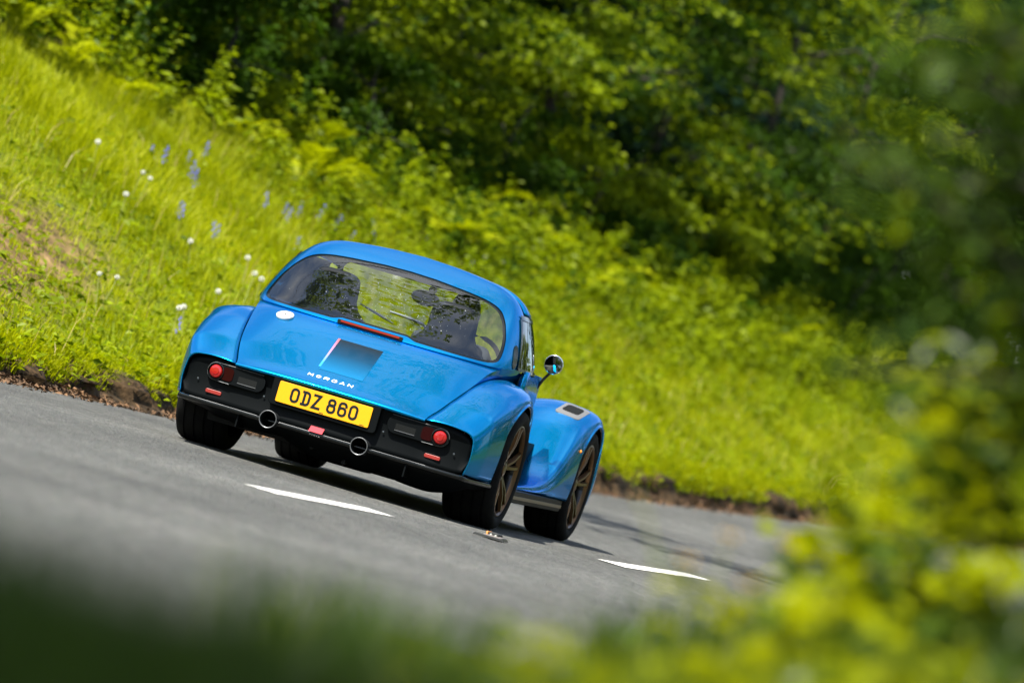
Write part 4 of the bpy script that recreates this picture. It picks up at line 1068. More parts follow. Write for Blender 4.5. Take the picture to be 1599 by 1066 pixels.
N = 1500; D = 34 + 66 * rng.random(N); s = 5.0 + 2.2 * rng.random(N) - np.clip((D - 52) / 8, 0, 1) * .6; V, F = plants(D, s, .3, 1.0, 40, .06, .13); obj('ivy', fast_mesh('ivy', V, F, F_shade), None, 'stuff')
N = 3200; D = 47 + 42 * rng.random(N); s = 1.2 + 2.6 * rng.random(N)**.6
pat = np.sin(D * 1.1 + 2.2 * np.sin(s * 1.7 + 1)) * np.sin(s * 3.3 - D * .7) + .4 * np.sin(D * 3.7 + s * 5)
for nm_, sel_, m_, h0, h1 in (('nettles', pat > .1, F_under, .14, .50), ('ground_ivy', pat < -.35, F_tree, .10, .40)):
    V, F = plants(D[sel_], s[sel_], h0, h1, 22, .03, .085); obj(nm_, fast_mesh(nm_, V, F, m_), None, 'stuff')
N = 500; D = 50 + 36 * rng.random(N); s = 2.6 + 2.0 * rng.random(N); kp = np.sin(D * .9 + s) > .15; V, F = plants(D[kp], s[kp], .3, .8, 34, .05, .10); obj('dark_undergrowth', fast_mesh('dark_undergrowth', V, F, F_shade), None, 'stuff')

# -------- bracken: each fern has its fronds as parts
def frond_mesh(L, n=15, curl=.5, wmax=.16, seed=0):
    r = np.random.default_rng(seed); t = np.linspace(0, 1, 40)
    ang = 1.25 - (1.25 + curl) * t**1.5
    dx = np.cos(ang); dz = np.sin(ang); x = np.cumsum(dx) * L / 40; z = np.cumsum(dz) * L / 40
    ctr = lambda q: np.array([np.interp(q, t, x), 0, np.interp(q, t, z)])
    V, F = [], []
    for k in range(39):
        w = .006 * (1 - t[k] * .8); V += [[x[k], -w, z[k]], [x[k], w, z[k]]]
    for k in range(38): F.append([2 * k, 2 * k + 1, 2 * k + 3, 2 * k + 2])
    tri = []
    for q in np.linspace(.22, .985, n):
        c = ctr(q); d = unit(ctr(min(1, q + .02)) - ctr(q - .02)); up = np.cross(d, [0, 1, 0]) * -1
        ln = wmax * L / .7 * (np.sin(np.pi * min(1, (1 - q) * 1.15 + .04))**.75) * r.uniform(.85, 1.1)
        for sg in (-1, 1):
            tip = c + np.array([0, sg, 0]) * ln + d * ln * .35 - up * ln * r.uniform(.05, .3)
            m = (c + tip) / 2; wd = d * ln * .17
            b0 = len(V); V += [list(c - d * .006), list(m - wd), list(tip), list(m + wd)]; F.append([b0, b0 + 1, b0 + 2, b0 + 3])
    return np.array(V), np.array(F)
FR = []
for k in range(6):
    V, F = frond_mesh(.55 + .09 * k, 14 + k, .25 + .22 * (k % 3), .15 + .02 * (k % 2), k)
    FR.append(fast_mesh('frond', V, F, F_fern))
FD = fast_mesh('frond', *frond_mesh(.5, 12, 1.0, .11, 9), M_dead)
def zone(D):
    return ('near the worn path' if D < 47 else 'above the car roof' if D < 58 else 'right of the car roof' if D < 70 else 'far along the bank')
ORD2 = 'first second third fourth fifth sixth seventh eighth ninth tenth eleventh twelfth thirteenth fourteenth fifteenth sixteenth seventeenth eighteenth nineteenth twentieth twenty-first twenty-second twenty-third twenty-fourth twenty-fifth twenty-sixth twenty-seventh twenty-eighth twenty-ninth thirtieth thirty-first thirty-second'.split()
fern_spots = []
for k in range(78):
    D_ = 39 + 46 * rng.random(); D_ = D_ + max(0, 46 - D_) * .8; s_ = rng.uniform(3.0, 4.7) + max(0, min(1, (52 - D_) / 6)) * 1.0
    fern_spots.append((D_, s_))
fern_spots.sort(key=lambda q: (zone(q[0]), (float(V_X(q[0])) - q[1]) / q[0])); cnt = {}
for k, (D_, s_) in enumerate(fern_spots):
    zn = zone(D_); cnt[zn] = cnt.get(zn, -1) + 1
    p = at(D_, s_)[()]; z = float(bumps(np.array(D_), np.array(s_)))
    dead = k % 16 == 5
    f = thing('bracken_fern', ('dry brown bracken fern, ' + ORD2[cnt[zn]] + ' fern from the left of those ' if dead else 'arching green bracken fern, ') + ('' if dead else ORD2[cnt[zn]] + ' from the left of those ') + zone(D_), 'fern', (p[0], p[1], p[2] + z - .03), 'bracken ferns ' + zone(D_) + (' gone brown' if dead else ''), (rng.normal(0, .06), rng.normal(0, .06), rng.uniform(0, 6.28)))
    nf = int(rng.integers(5, 9)); sc = rng.uniform(.5, .9)
    for j in range(nf):
        fo = obj('frond', FD if dead else FR[int(rng.integers(0, 6))], f)
        fo.rotation_euler = (rng.normal(0, .15), rng.uniform(-.25, .25), 2 * np.pi * j / nf + rng.normal(0, .25)); q = sc * rng.uniform(.75, 1.1); fo.scale = (q, q, q)

# -------- dandelion clocks, bluebells, cow parsley
def clock_meshes():
    mb = MB(); r = np.random.default_rng(5)
    v = unit(r.normal(0, 1, (110, 3))); V = []; F = []
    for k, d in enumerate(v):
        a = unit(np.cross(d, [.3, .5, .8])); b_ = np.cross(d, a); c = d * .021
        for j in range(5):
            an = 2 * np.pi * j / 5; e = a * math.cos(an) + b_ * math.sin(an); e2 = a * math.cos(an + .25) + b_ * math.sin(an + .25)
            i = len(V); V += [d * .010, c + e * .008, c + e2 * .008]; F.append([i, i + 1, i + 2])
    head = fast_mesh('seed_head', np.array(V), np.array(F), M_fluff)
    mb = MB(); mb.tube([(0, 0, 0), (.01, 0, .14), (.004, .003, .27), (.0, .0, .30)], .0035, 5); mb.lathe([(.292, 0), (.300, .008), (.308, .006), (.310, 0)], 'z', n=8)
    st = bpy.data.meshes.new('stem'); st.from_pydata(np.concatenate(mb.V).tolist(), [], mb.F); st.materials.append(M_stem)
    return head, st
CH, CS = clock_meshes()
DAND = [(41.02, 2.73, 'alone high on the bank at the far left'), (41.22, 2.4, 'large and round, in the left grass below a smaller one'), (41.41, 2.54, 'smaller, just above a large one in the left grass'), (40.05, 2.12, 'half blown away, at the edge of the worn path'),
        (41.02, 1.8, 'alone in bright grass left of the car roof'), (37.72, .77, 'low in the grass left of the rear wing'), (38.5, .91, 'above the blue left rear wing'), (41.41, 1.47, 'in the white cluster by the hard top, lower left of it'), (41.41, 1.38, 'in the white cluster by the hard top, nearest the glass'),
        (41.8, 1.61, 'in the white cluster by the hard top, topmost of it'), (38.89, .86, 'touching the outline of the left rear wing'), (53.46, 2.87, 'left one of three in a row over the roof'), (54.63, 3.01, 'middle one of three in a row over the roof'), (55.8, 3.11, 'right one of three in a row over the roof'),
        (58.91, 3.48, 'by itself right of the three over the roof'), (61.05, 2.87, 'by itself on the bank right of the mirror'), (47.63, 2.08, 'seen through the rear window of the car'), (36.36, .91, 'faint and thin, left one of a pair by the path'), (36.55, .96, 'faint and thin, right one of a pair by the path'), (39.47, 1.1, 'between the path and the left rear wing')]
for k, (D_, s_, tx) in enumerate(DAND):
    p = at(D_, s_); t = thing('dandelion_clock', 'white dandelion clock ' + tx, 'dandelion', (p[0], p[1], p[2] - .06 + float(bumps(np.array(D_), np.array(s_)))), 'dandelion clocks on the bank', (rng.normal(0, .12), rng.normal(0, .12), rng.uniform(0, 6)))
    sc = .8 if 'smaller' in tx or 'faint' in tx else 1.15 if 'large' in tx else 1.0
    h_ = obj('seed_head', CH, t); h_.location = (0, 0, .315); h_.scale = (sc * .92,) * 3; obj('stem', CS, t)
def bell_meshes(seed):
    r = np.random.default_rng(seed); mb = MB()
    for j in range(8):
        z = .20 + .022 * j; a = j * 2.2 + r.normal(0, .4); rad = .022 * (1 - .06 * j); c = np.array([rad * math.cos(a) + .012 * j * .4, rad * math.sin(a), z])
        ph = np.linspace(0, 2 * np.pi, 6, endpoint=False)
        G = np.array([[c + np.array([rr * math.cos(q), rr * math.sin(q), dz]) for q in ph] for rr, dz in ((.002, .004), (.006, -.002), (.0065, -.012), (.010, -.018))]); mb.grid(G, True)
    fl = bpy.data.meshes.new('flowers'); fl.from_pydata(np.concatenate(mb.V).tolist(), [], mb.F); fl.materials.append(M_blue)
    mb = MB(); mb.tube([(0, 0, 0), (.0, 0, .15), (.02, 0, .28), (.05, 0, .37)], .003, 5); st = bpy.data.meshes.new('stem'); st.from_pydata(np.concatenate(mb.V).tolist(), [], mb.F); st.materials.append(M_stem)
    return fl, st
BM = [bell_meshes(k) for k in range(3)]
BLUE = [(43.55, 3.06), (43.94, 3.25), (44.33, 3.01), (44.33, 2.97), (44.52, 3.11), (42.19, 2.36), (42.77, 2.59), (42.77, 2.22), (42.58, 2.17), (46.27, 2.97), (46.47, 2.83), (47.24, 2.97), (47.83, 2.83), (48.22, 2.87), (48.8, 2.92), (49.77, 2.97), (52.88, 3.29), (45.3, 3.43), (46.27, 3.62), (45.49, 2.4), (37.91, .81), (52.88, 2.87), (57.35, 3.11), (56.19, 2.92), (56.58, 3.06), (75.63, 4.88), (77.96, 5.3), (71.74, 3.43), (70.18, 3.15), (71.35, 3.29), (73.29, 3.39), (69.02, 4.18), (70.18, 3.67), (78.15, 3.71), (74.07, 3.25), (74.85, 3.2), (66.1, 3.57), (72.71, 3.62), (47.83, 2.97), (49.77, 3.06), (47.83, 2.64), (46.66, 2.92), (71.35, 4.27), (51.13, 3.15), (60.66, 3.43)]
BLUE.sort(key=lambda q: (zone(q[0]), (float(V_X(q[0])) - q[1]) / q[0])); cnt = {}
for k, (D_, s_) in enumerate(BLUE):
    zn = zone(D_); cnt[zn] = cnt.get(zn, -1) + 1
    p = at(D_, s_); t = thing('bluebell', 'violet bluebell, ' + ORD2[cnt[zn]] + ' from the left of those in the grass ' + zone(D_), 'bluebell', (p[0], p[1], p[2] - .05 + float(bumps(np.array(D_), np.array(s_)))), 'bluebells ' + zone(D_), (rng.normal(0, .1), rng.normal(0, .1), rng.uniform(0, 6)))
    fl, st = BM[k % 3]; sc = rng.uniform(.62, .85); a = obj('flowers', fl, t); a.scale = (sc, sc, sc); b2 = obj('stem', st, t); b2.scale = (sc,) * 3

# -------- trees of the wood's edge
def tree(name, label, D_, s_, H, rad, nspray, per, L0, L1, m, zlow=.35, lean=(.12, -.10), group='trees along the wood edge', seed=0, trunk_r=.09, nl=7, light=.5, m2=None):
    m2 = m2 or m
    r = np.random.default_rng(100 + seed)
    base = at(D_, s_); t = thing(name, label, 'tree', tuple(base - np.array([0, 0, .1])), group)
    trunk = MB(); ks = np.linspace(0, 1, 7)
    cx = r.normal(0, .12, 2)
    tp = np.stack([cx[0] * ks * H * .3 + lean[0] * ks**2 * H + .08 * np.sin(ks * 7 + seed), cx[1] * ks * H * .3 + lean[1] * ks**2 * H, ks * H * .85], 1)
    trunk.tube(tp, trunk_r * (1 - .85 * ks) + .008, 8); trunk.build('trunk', M_bark, t, smooth=True)
    # limbs reach out, sprays of leaves hang from them
    tips = []
    for j in range(nl):
        q = r.uniform(.15, .8); a = 2 * np.pi * j / nl + r.normal(0, .3); ln = rad * r.uniform(.6, 1.0)
        p0 = np.array([np.interp(q, ks, tp[:, i]) for i in range(3)])
        e_ = p0 + np.array([math.cos(a) * ln, math.sin(a) * ln, ln * r.uniform(-.05, .5)]); mid = (p0 + e_) / 2 + np.array([0, 0, ln * .12])
        mb = MB(); mb.tube([p0, mid, e_], [trunk_r * .42, trunk_r * .28, .008], 6); mb.build('limb', M_bark, t, smooth=True); tips.append((p0, mid, e_))
    nb = max(10, int(nspray / 14)); ub = r.random(nb); azb = r.uniform(0, 2 * np.pi, nb)
    prof = lambda u: .62 + .38 * np.sin(np.pi * np.clip(u * 1.05, 0, 1)) - .5 * np.clip(u - .75, 0, 1)
    bc = np.stack([np.cos(azb), np.sin(azb), 0 * azb], 1) * (r.random(nb)**.45 * prof(ub) * rad)[:, None]; bc[:, 2] = zlow + (H - zlow) * ub
    bi = r.integers(0, nb, nspray)
    C = bc[bi] + r.normal(0, 1, (nspray, 3)) * np.array([.30, .30, .13]) * rad / 1.9
    C[:, :2] += np.array(lean)[None] * (C[:, 2]**2 / H)[:, None]; C[:, 2] = np.maximum(C[:, 2], .1)
    d = unit(C * [1, 1, 0] + r.normal(0, .15, C.shape) * [1, 1, 0])
    i = np.repeat(np.arange(nspray), per)
    az = r.uniform(0, 2 * np.pi, nspray); out = np.stack([np.cos(az), np.sin(az), np.zeros(nspray)], 1) * .6 + d * [1, 1, .2]; out = unit(out)
    size = r.uniform(.22, .5, nspray) * (rad / 2)**.5
    u = r.uniform(-1, 1, len(i)); v = r.normal(0, .38, len(i))
    side = np.cross(out, [0, 0, 1.0]); side = unit(side)
    P = C[i] + out[i] * (u * size[i])[:, None] + side[i] * (v * size[i])[:, None]
    P[:, 2] += -.28 * size[i] * (u + 1)**2 / 2 + r.normal(0, .035, len(i))
    A = unit(out[i] * .7 + side[i] * np.sign(v)[:, None] * .6 + r.normal(0, .35, (len(i), 3)) + [0, 0, -.25])
    Nn = unit(r.normal(0, .38, (len(i), 3)) + [-.08, -.22, 1])
    L = r.uniform(L0, L1, len(i))
    Wd = L * r.uniform(.55, .85, len(i))
    lit_tone = r.random(nb) < light; ym = lit_tone[bi][i] & (r.random(len(i)) < .85)  # boughs painted as sunlit take m, those painted as shaded take m2
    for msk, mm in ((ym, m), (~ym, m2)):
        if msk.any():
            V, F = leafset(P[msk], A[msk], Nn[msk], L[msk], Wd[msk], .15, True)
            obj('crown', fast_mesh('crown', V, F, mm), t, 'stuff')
    return t
FRONT = [  # kind, place, D, s, H, radius
    ('hazel_tree', 'bushy hazel at the top left corner above the grass', 49.5, 6.9, 4.6, 1.9), ('hawthorn_tree', 'dark hawthorn with thin trunks left of the roof line', 54.0, 6.9, 5.4, 1.9), ('hazel_tree', 'hazel with big lit leaves straight above the car roof', 58.5, 6.4, 4.8, 2.0),
    ('hawthorn_tree', 'twiggy hawthorn with bright hanging sprays right of the roof', 63.0, 6.3, 5.6, 2.1), ('hazel_tree', 'hazel with layered sprays over a dark hollow', 68.0, 6.2, 5.6, 2.2), ('hawthorn_tree', 'tall dark hawthorn above the far grass bank', 73.5, 6.0, 6.4, 2.4),
    ('hazel_tree', 'spreading hazel in the upper right behind the blurred shrub', 79.5, 5.8, 6.4, 2.5), ('hawthorn_tree', 'shaded hawthorn low behind the blurred shrub at right', 86.0, 5.6, 6.6, 2.6), ('hazel_tree', 'hazel of the wood edge with its foot in the bank, low at right', 93.0, 5.6, 7.0, 2.7),
    ('hawthorn_tree', 'hawthorn farther round the bend, seen through the blurred shrub', 101.0, 5.8, 7.4, 3.0), ('hazel_tree', 'farthest hazel of the wood edge round the bend', 110.0, 6.0, 7.6, 3.2)]
for k, (nm, lb, D_, s_, H, rad) in enumerate(FRONT):
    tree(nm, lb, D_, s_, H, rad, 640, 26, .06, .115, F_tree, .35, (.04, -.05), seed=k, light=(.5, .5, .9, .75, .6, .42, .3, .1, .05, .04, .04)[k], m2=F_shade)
for k, (lb, D_, s_, H, rad) in enumerate([('bright bramble bush standing up in the sun right of the roof', 61.5, 4.9, 1.9, .95), ('smaller bright bush in front of the dark hollow', 65.5, 4.7, 1.5, .9), ('sunlit bush at the foot of the hazels over the roof', 57.0, 5.2, 1.3, .8), ('low lit bush above the far grass bank', 72.0, 4.6, 1.2, .9)]):
    tree('bramble_bush', lb, D_, s_, H, rad, 150, 24, .05, .10, F_under, .1, (.03, -.03), 'bushes at the head of the bank', seed=20 + k, trunk_r=.03, nl=4, light=.95, m2=F_tree)
ORD = 'first second third fourth fifth sixth seventh eighth ninth tenth eleventh twelfth thirteenth fourteenth fifteenth sixteenth seventeenth eighteenth nineteenth twentieth twenty-first twenty-second twenty-third twenty-fourth twenty-fifth twenty-sixth twenty-seventh twenty-eighth twenty-ninth thirtieth'.split()
for k, (lb, D_, s_, H, rad) in enumerate([('dark holly bush among the ferns left of the roof', 50.5, 5.0, 1.5, .8), ('dark holly bush straight above the rear window', 55.0, 4.9, 1.3, .8), ('dark bush breaking the lit bank right of the roof', 60.0, 4.2, 1.0, .7), ('dark bush at the edge of the black hollow', 74.0, 4.6, 1.5, 1.0), ('dark bush at the right end of the bank, before the blurred shrub', 82.0, 4.2, 1.6, 1.1), ('last dark bush where the bank meets the blurred weeds', 88.0, 3.8, 1.6, 1.2)]):
    tree('holly_bush', lb, D_, s_, H, rad, 150, 22, .05, .09, F_shade, .05, (.02, -.02), 'dark bushes on the bank', seed=60 + k, trunk_r=.03, nl=4, light=.12, m2=F_shade)
BACKT = [(46, 10), (52, 10.5), (58, 10), (64, 9.8), (70, 9.5), (77, 9.2), (84, 9), (92, 8.6), (101, 8.2), (55, 14), (66, 14), (78, 13), (90, 13), (104, 12), (110, 9), (119, 8), (128, 9), (116, 14), (128, 15), (62, 19), (74, 19), (88, 19), (102, 19), (50, 16), (108, 22), (116, 20), (124, 19), (134, 16), (140, 11)]
BACKT.sort(key=lambda q: (float(V_X(q[0])) - q[1]) / (q[0] + .2 * q[1]))
for k, (D_, s_) in enumerate(BACKT):
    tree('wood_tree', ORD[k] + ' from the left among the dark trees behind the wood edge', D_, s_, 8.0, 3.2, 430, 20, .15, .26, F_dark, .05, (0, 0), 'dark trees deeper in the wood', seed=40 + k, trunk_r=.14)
N = 9000; r = np.random.default_rng(77); D = r.uniform(104, 155, N); X = D * r.uniform(-.02, .22, N) + (D - 104) * .02; x, y = P2(X, D)
P = np.stack([x, y, V_Z(np.minimum(D, 130)) + r.uniform(-.5, 12, N)], 1); A = unit(r.normal(0, 1, (N, 3))); Nn = unit(r.normal(0, .6, (N, 3)) + [0, -.6, .6])
L = r.uniform(.5, .9, N); V, F = leafset(P, A, Nn, L, L * .7, .15, True); obj('far_wood', fast_mesh('far_wood', V, F, F_dark), None, 'stuff')
tree('out_of_frame_tree', 'overhanging roadside tree high above the car, seen only in its paint and glass', 38.0, -7.6, 11.0, 2.6, 110, 26, .10, .18, F_tree, 7.4, (-1.0, -.30), 'trees across the road', seed=31, trunk_r=.05, nl=4)
# trees across the road, mirrored in the paint, and behind the photographer
for k, (D_, s_) in enumerate([(10, -14.5), (15, -14), (19, -13.2), (23, -14), (27, -13.2), (31, -14), (34.5, -13), (38, -13.6), (42, -13), (46, -13.8), (50, -13), (55, -13.8), (60, -13.0), (64, -12.4), (68, -12.8), (72, -12.2), (76, -13), (80, -12.2), (84, -13), (89, -12.2), (95, -13), (102, -13), (3, -17), (-6, -17), (-13, -14), (-18, -11), (-22, -7), (-24, -3)]):
    tree('out_of_frame_tree', ORD[k] + ' roadside tree on the far side of the road, outside the frame', D_, s_, 8.5, 2.6, 330, 14, .18, .30, F_tree, .1, (0, 0), 'trees across the road', seed=70 + k, trunk_r=.14)

# -------- cat's eye in the gap of the centre line
M_iron = mat('worn_iron', (.20, .17, .15), rough=.45, metal=.4); M_rub = mat('stud_rubber', (.010, .012, .012), rough=.7)
t = thing('cats_eye_stud', 'cat\'s eye road stud with worn casting between the two centre-line marks', 'road stud', (1.25, -1.85, .004)); t.rotation_euler = (0, 0, R(-6)); t.scale = (.85, .85, .85)
mb = MB(); G = []
for y_, w, z in ((-.13, .045, .0), (-.125, .05, .010), (-.06, .058, .018), (0, .06, .020), (.06, .058, .018), (.125, .05, .010), (.13, .045, .0)): G.append([(-w, y_, 0), (-w * .95, y_, z), (-.028, y_, z + .002), (.028, y_, z + .002), (w * .95, y_, z), (w, y_, 0)])
mb.grid(np.array(G)); mb.build('casting', M_iron, t, smooth=True, sharp=30)
mb = MB(); mb.prism([(-.10, 0), (.10, 0), (.088, .016), (-.088, .014)], -.15, -.128); mb.build('front_ramp', M_rub, t, bevel=.002)
mb = MB(); mb.prism(rrect(.06, .036, .010, 0, .020), -.05, .05); pad = mb.build('rubber_pad', M_rub, t, bevel=.003)
for sx in (-.015, .015):
    mb = MB(); mb.lathe([(-.056, 0), (-.055, .006), (-.045, .008), (-.04, .008)], 'y', (sx, 0, .022), 12); mb.build('glass_bead', mat('glass_bead', (.35, .36, .34), rough=.1, spec=.5), pad, smooth=True)
mb = MB(); mb.box((-.042, 0, .022), (.012, .10, .030)); mb.build('rust_edge', mat('orange_rust', (.55, .22, .05), rough=.7), t, bevel=.003)

# ==================================================================== CLOSE TO THE LENS
def near(X, D, z=None):
    x, y = P2(X, D); return np.stack([x, y, np.zeros_like(x) if z is None else z + 0 * x], -1)
def ground_z(X, D):
    S = lambda t: np.clip(t, 0, 1)**2 * (3 - 2 * np.clip(t, 0, 1))
    return .05 + .28 * S((np.asarray(X, float) - .30) / .8) * S((np.asarray(D, float) - 6) / 2) * S((15 - np.asarray(D, float)) / 2.5)
XX, DD = np.meshgrid(np.concatenate([np.linspace(-.1, 1.6, 31), [2.0, 2.6, 3.6]]), np.linspace(5.5, 15, 32), indexing='ij')
G = near(XX, DD, ground_z(XX, DD) - .03 - .4 * np.clip((XX - 1.6) / 2, 0, 1)); obj('mound', fast_mesh('mound', G.reshape(-1, 3), grid_faces(*XX.shape), M_bank, True, {'soil': np.full(XX.size, .3)}), None, 'structure')
# long grass of the near verge
N = 5200; D = rng.uniform(6.2, 9.6, N); X = rng.uniform(-.25, .75, N); P = near(X, D, ground_z(X, D) - .03)
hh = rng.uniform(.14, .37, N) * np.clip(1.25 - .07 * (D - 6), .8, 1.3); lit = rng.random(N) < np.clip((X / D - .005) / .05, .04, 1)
for nm_, sel_, m_ in (('verge_grass', lit, F_near), ('shade_toned_grass', ~lit, F_neard)):  # foreground shade put into the colour of the darker blades
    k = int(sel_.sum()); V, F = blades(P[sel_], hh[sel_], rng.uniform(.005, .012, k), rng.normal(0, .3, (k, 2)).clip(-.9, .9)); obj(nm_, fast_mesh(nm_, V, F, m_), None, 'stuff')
N = 9000; X = rng.uniform(.35, 1.35, N); D = rng.uniform(8.2, 13, N); P = near(X, D, ground_z(X, D) - .03)
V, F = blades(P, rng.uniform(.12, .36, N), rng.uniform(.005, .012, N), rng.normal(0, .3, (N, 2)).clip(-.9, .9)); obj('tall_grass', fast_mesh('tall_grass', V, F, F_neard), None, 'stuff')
N = 15000; D = 3.0 + 3.2 * rng.random(N); X = rng.uniform(-.095, .095, N) * D
P = near(X, D, ground_z(X, D)); lim = .46 - .02 * np.clip(X / .1 + 1.5, 0, 1) * (X < .2) - .06 * np.clip(D - 4.4, 0, 1.8) * (X < .25) + .05 * np.sin(X * 17) * np.sin(D * 5)
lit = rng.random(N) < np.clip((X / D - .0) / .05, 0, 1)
for nm_, sel_, m_ in (('verge_grass', lit, F_near), ('shade_toned_grass', ~lit, F_neard)):  # same grass, shade towards the left painted as darker blades
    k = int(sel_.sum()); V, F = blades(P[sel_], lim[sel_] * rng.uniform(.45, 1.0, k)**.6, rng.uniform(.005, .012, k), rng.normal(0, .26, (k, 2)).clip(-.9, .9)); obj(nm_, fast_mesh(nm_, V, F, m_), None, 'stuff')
tree('out_of_frame_tree', 'unseen tree added behind the photographer to shade the near grass', 3.1, -7.0, 5.8, 2.0, 760, 24, .12, .20, F_dark, 3.0, (-.30, -.055), 'trees across the road', seed=99)  # out of view, crown set along the sun's path to shade the left foreground
# broad-leaved weeds: leaves are parts
def leaf_mesh(L, W, seed=0):
    V = []; F = []
    for i, t in enumerate(np.linspace(0, 1, 7)):
        w = W * .5 * math.sin(math.pi * min(1, t * .93 + .05))**.7; x = L * t; z = .18 * L * math.sin(t * 2.4) - .15 * L * t**2
        V += [(x, -w, z + w * .25), (x, 0, z), (x, w, z + w * .25)]
    for i in range(6):
        for j in range(2): F.append([3 * i + j, 3 * i + j + 1, 3 * i + j + 4, 3 * i + j + 3])
    return np.array(V), np.array(F)
LM = [fast_mesh('leaf', *leaf_mesh(l_, w_), F_near, True) for l_, w_ in ((.13, .075), (.17, .09), (.10, .07), (.20, .09))]
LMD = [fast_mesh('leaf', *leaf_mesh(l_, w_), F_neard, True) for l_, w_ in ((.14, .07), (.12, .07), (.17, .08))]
def weed(label, X, D, H, nleaf, group=None, ms=LM, spread=1.0):
    gz = float(ground_z(X, D)); H = max(.12, H)
    x, y = P2(X, D); t = thing('leafy_weed', label, 'weed', (float(x), float(y), gz), group)
    mb = MB(); lx, ly = rng.normal(0, .08, 2); ks = np.linspace(0, 1, 5)
    mb.tube(np.stack([lx * ks**2 * H, ly * ks**2 * H, ks * H], 1), .006 * (1.1 - .7 * ks), 6); mb.build('stem', M_stem, t, smooth=True)
    for j in range(nleaf):
        q = rng.uniform(.15, 1); ox, oy = rng.normal(0, .10, 2) * (1.2 - .6 * q); o = obj('leaf', (ms if rng.random() < .62 else LMD)[int(rng.integers(0, 3))], t)
        o.location = (lx * q**2 * H + ox, ly * q**2 * H + oy, q * H); o.rotation_euler = (rng.normal(0, .3), rng.uniform(-.5, .25), rng.uniform(0, 6.28)); sc = rng.uniform(.7, 1.15) * spread; o.scale = (sc, sc, sc)
    return t
W_ = 'blurred weeds close to the lens'
for lb, X_, D_, top, n_ in [('broad yellow-green weed filling the bottom right corner, out of focus', .72, 8.6, .50, 60), ('pale lit weed at the right edge half way up, out of focus', 1.00, 11.4, 1.05, 110),
        ('weed with large yellow leaves at the bottom edge right of centre', .34, 8.4, .36, 40), ('low weed with one bright leaf at the bottom edge below the road stud', .10, 8.2, .30, 22),
        ('weed standing where the blurred grass meets the end of the white mark', .70, 11.2, .50, 40), ('tall weed rising against the dark end of the grass bank', .92, 11.6, .98, 110),
        ('weed between the tall one and the right edge', .90, 10.4, .90, 100), ('low dark weed in the shade along the bottom edge', -.12, 7.6, .24, 14), ('short bright weed below the far white mark', .54, 10.2, .46, 40),
        ('thick weed in the lower right, under the pale lit one', .86, 9.4, .66, 70), ('weed leaning over the road\'s end in front of the cut bank', .84, 12.2, .78, 56), ('weed with small yellow leaves, lowest at the right edge', .68, 8.0, .42, 50),
        ('weed beside the buttercups, its leaves lit from above', .70, 10.6, .54, 56), ('sprawling weed along the bottom edge below the far white mark', .42, 8.6, .38, 44), ('weed crowded between the bottom edge and the tallest weeds', .60, 9.2, .50, 60),
        ('narrow weed half hidden behind the tallest one', .92, 12.4, .95, 90), ('weed with a ragged top where the road runs out of sight', .86, 11.0, .90, 100), ('weed cut off by the right edge under the dark shrub', .98, 10.8, 1.0, 100), ('bright weed in the middle of the lower right clump', .76, 10.0, .66, 70), ('weed with drooping leaves at the bottom edge, left of the big yellow one', .22, 8.8, .34, 34)]:
    weed(lb, X_, D_, top - float(ground_z(X_, D_)), n_, W_, spread=.62)
# buttercups
def buttercup(label, X, D, z):
    gz = float(ground_z(X, D)); z = max(.12, z - gz + .05)
    x, y = P2(X, D); t = thing('buttercup', label, 'buttercup', (float(x), float(y), gz - .02), 'buttercups in the near grass')
    mb = MB(); mb.tube([(0, 0, 0), (.01, .0, z * .5), (0, 0, z)], .002, 5); mb.build('stem', M_stem, t)
    mb = MB()
    for k in range(5):
        a = R(72 * k); c, s_ = math.cos(a), math.sin(a)
        mb.add([(0, 0, z), (c * .011 - s_ * .010, s_ * .011 + c * .010, z + .006), (c * .020, s_ * .020, z + .012), (c * .011 + s_ * .010, s_ * .011 - c * .010, z + .006)], [[0, 1, 2, 3]])
    mb.build('petals', M_butter, t)
for lb, X_, D_, z_ in [('orange-yellow buttercup against the dark cut edge at right', .70, 11.0, .60), ('yellow buttercup low in the blurred grass, below the far white mark', .52, 10.0, .46), ('yellow buttercup between the other two, right at the grass line', .60, 10.6, .54), ('pale yellow buttercup at the left end of the tall grass', .42, 10.4, .46), ('small yellow buttercup by the white mark tip', .50, 10.8, .52)]:
    buttercup(lb, X_, D_, z_)
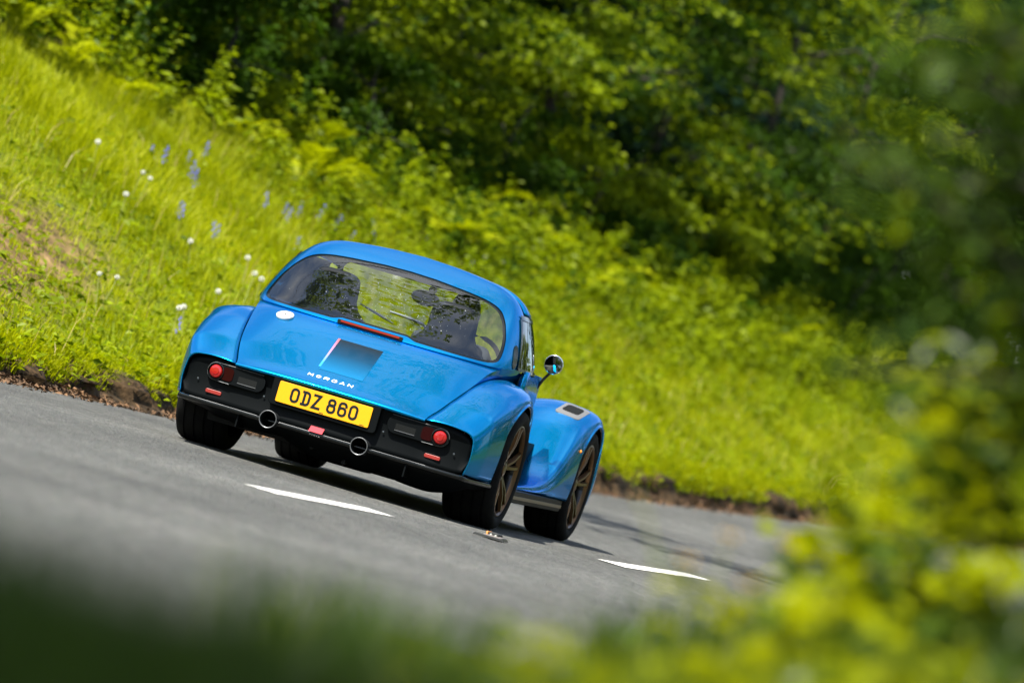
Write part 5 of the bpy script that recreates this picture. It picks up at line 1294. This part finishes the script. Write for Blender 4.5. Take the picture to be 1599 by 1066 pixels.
# one bent grass stem with a seed head across the road
x_, y_ = P2(.36, 10.4); t = thing('plantain_stalk', 'single bent stalk with a dark seed head crossing the grey road', 'grass stalk', (float(x_), float(y_), .05))
e_r = np.array([math.cos(PSI), math.sin(PSI), 0]); pts = [np.array([0, 0, z]) - e_r * o for z, o in ((0, -.06), (.25, -.03), (.42, -.01), (.50, .03), (.535, .065))]
mb = MB(); mb.tube(pts, .0022, 5); mb.build('stem', M_stem, t, smooth=True)
mb = MB(); mb.tube([pts[-1], pts[-1] - e_r * .010 + [0, 0, .004], pts[-1] - e_r * .022 + [0, 0, .004], pts[-1] - e_r * .030 + [0, 0, .001]], [.003, .007, .006, .002], 7); mb.build('seed_head', M_bark, t, smooth=True)
# hedge shrub on the right: branches and small leaves
t = thing('blackthorn_shrub', 'dark out-of-focus shrub hanging in from the right edge', 'shrub', (*[float(q) for q in P2(1.25, 10.3)], .1))
r = np.random.default_rng(11)
tips = []
for j in range(62):
    a = R(90) + PSI + r.normal(0, 1.0) + math.pi / 2; ln = r.uniform(.35, .85); z0 = r.uniform(.80, 2.3)
    p0 = np.array([r.normal(0, .08), r.normal(0, .08), z0]); d = np.array([math.cos(a), math.sin(a), r.uniform(-.1, .5)])
    pts = [p0, p0 + d * ln * .5 + [0, 0, .05], p0 + d * ln]
    mb = MB(); mb.tube(pts, [.012, .007, .003], 5); mb.build('branch', M_bark, t); tips.append(pts)
mb = MB(); mb.tube([(0, 0, -.1), (.03, .02, .6), (-.02, .05, 1.3), (.02, 0, 2.3)], [.03, .026, .02, .01], 8); mb.build('trunk', M_bark, t, smooth=True)
P = []; A = []
for pts in tips:
    for k in range(80):
        q = r.uniform(.1, 1.05); b0 = np.array(pts[0]) * (1 - q) + np.array(pts[2]) * q + r.normal(0, .05, 3); P.append(b0); A.append(r.normal(0, 1, 3))
P = np.array(P); A = np.array(A); Nn = unit(r.normal(0, .5, P.shape) + [0, 0, 1]); L = r.uniform(.03, .065, len(P))
V, F = leafset(P, A, Nn, L, L * .6, .15, True); obj('foliage', fast_mesh('foliage', V, F, F_neard), t, 'stuff')  # the shrub's shade is put into this dark leaf colour
k = r.choice(len(P), 240, replace=False); V, F = leafset(P[k] + r.normal(0, .04, (240, 3)), A[k], Nn[k], L[k] * 1.25, L[k] * .8, .15, True); obj('lit_toned_leaves', fast_mesh('lit_toned_leaves', V, F, F_tree), t, 'stuff')  # scattered sunlit leaves painted in a brighter leaf colour
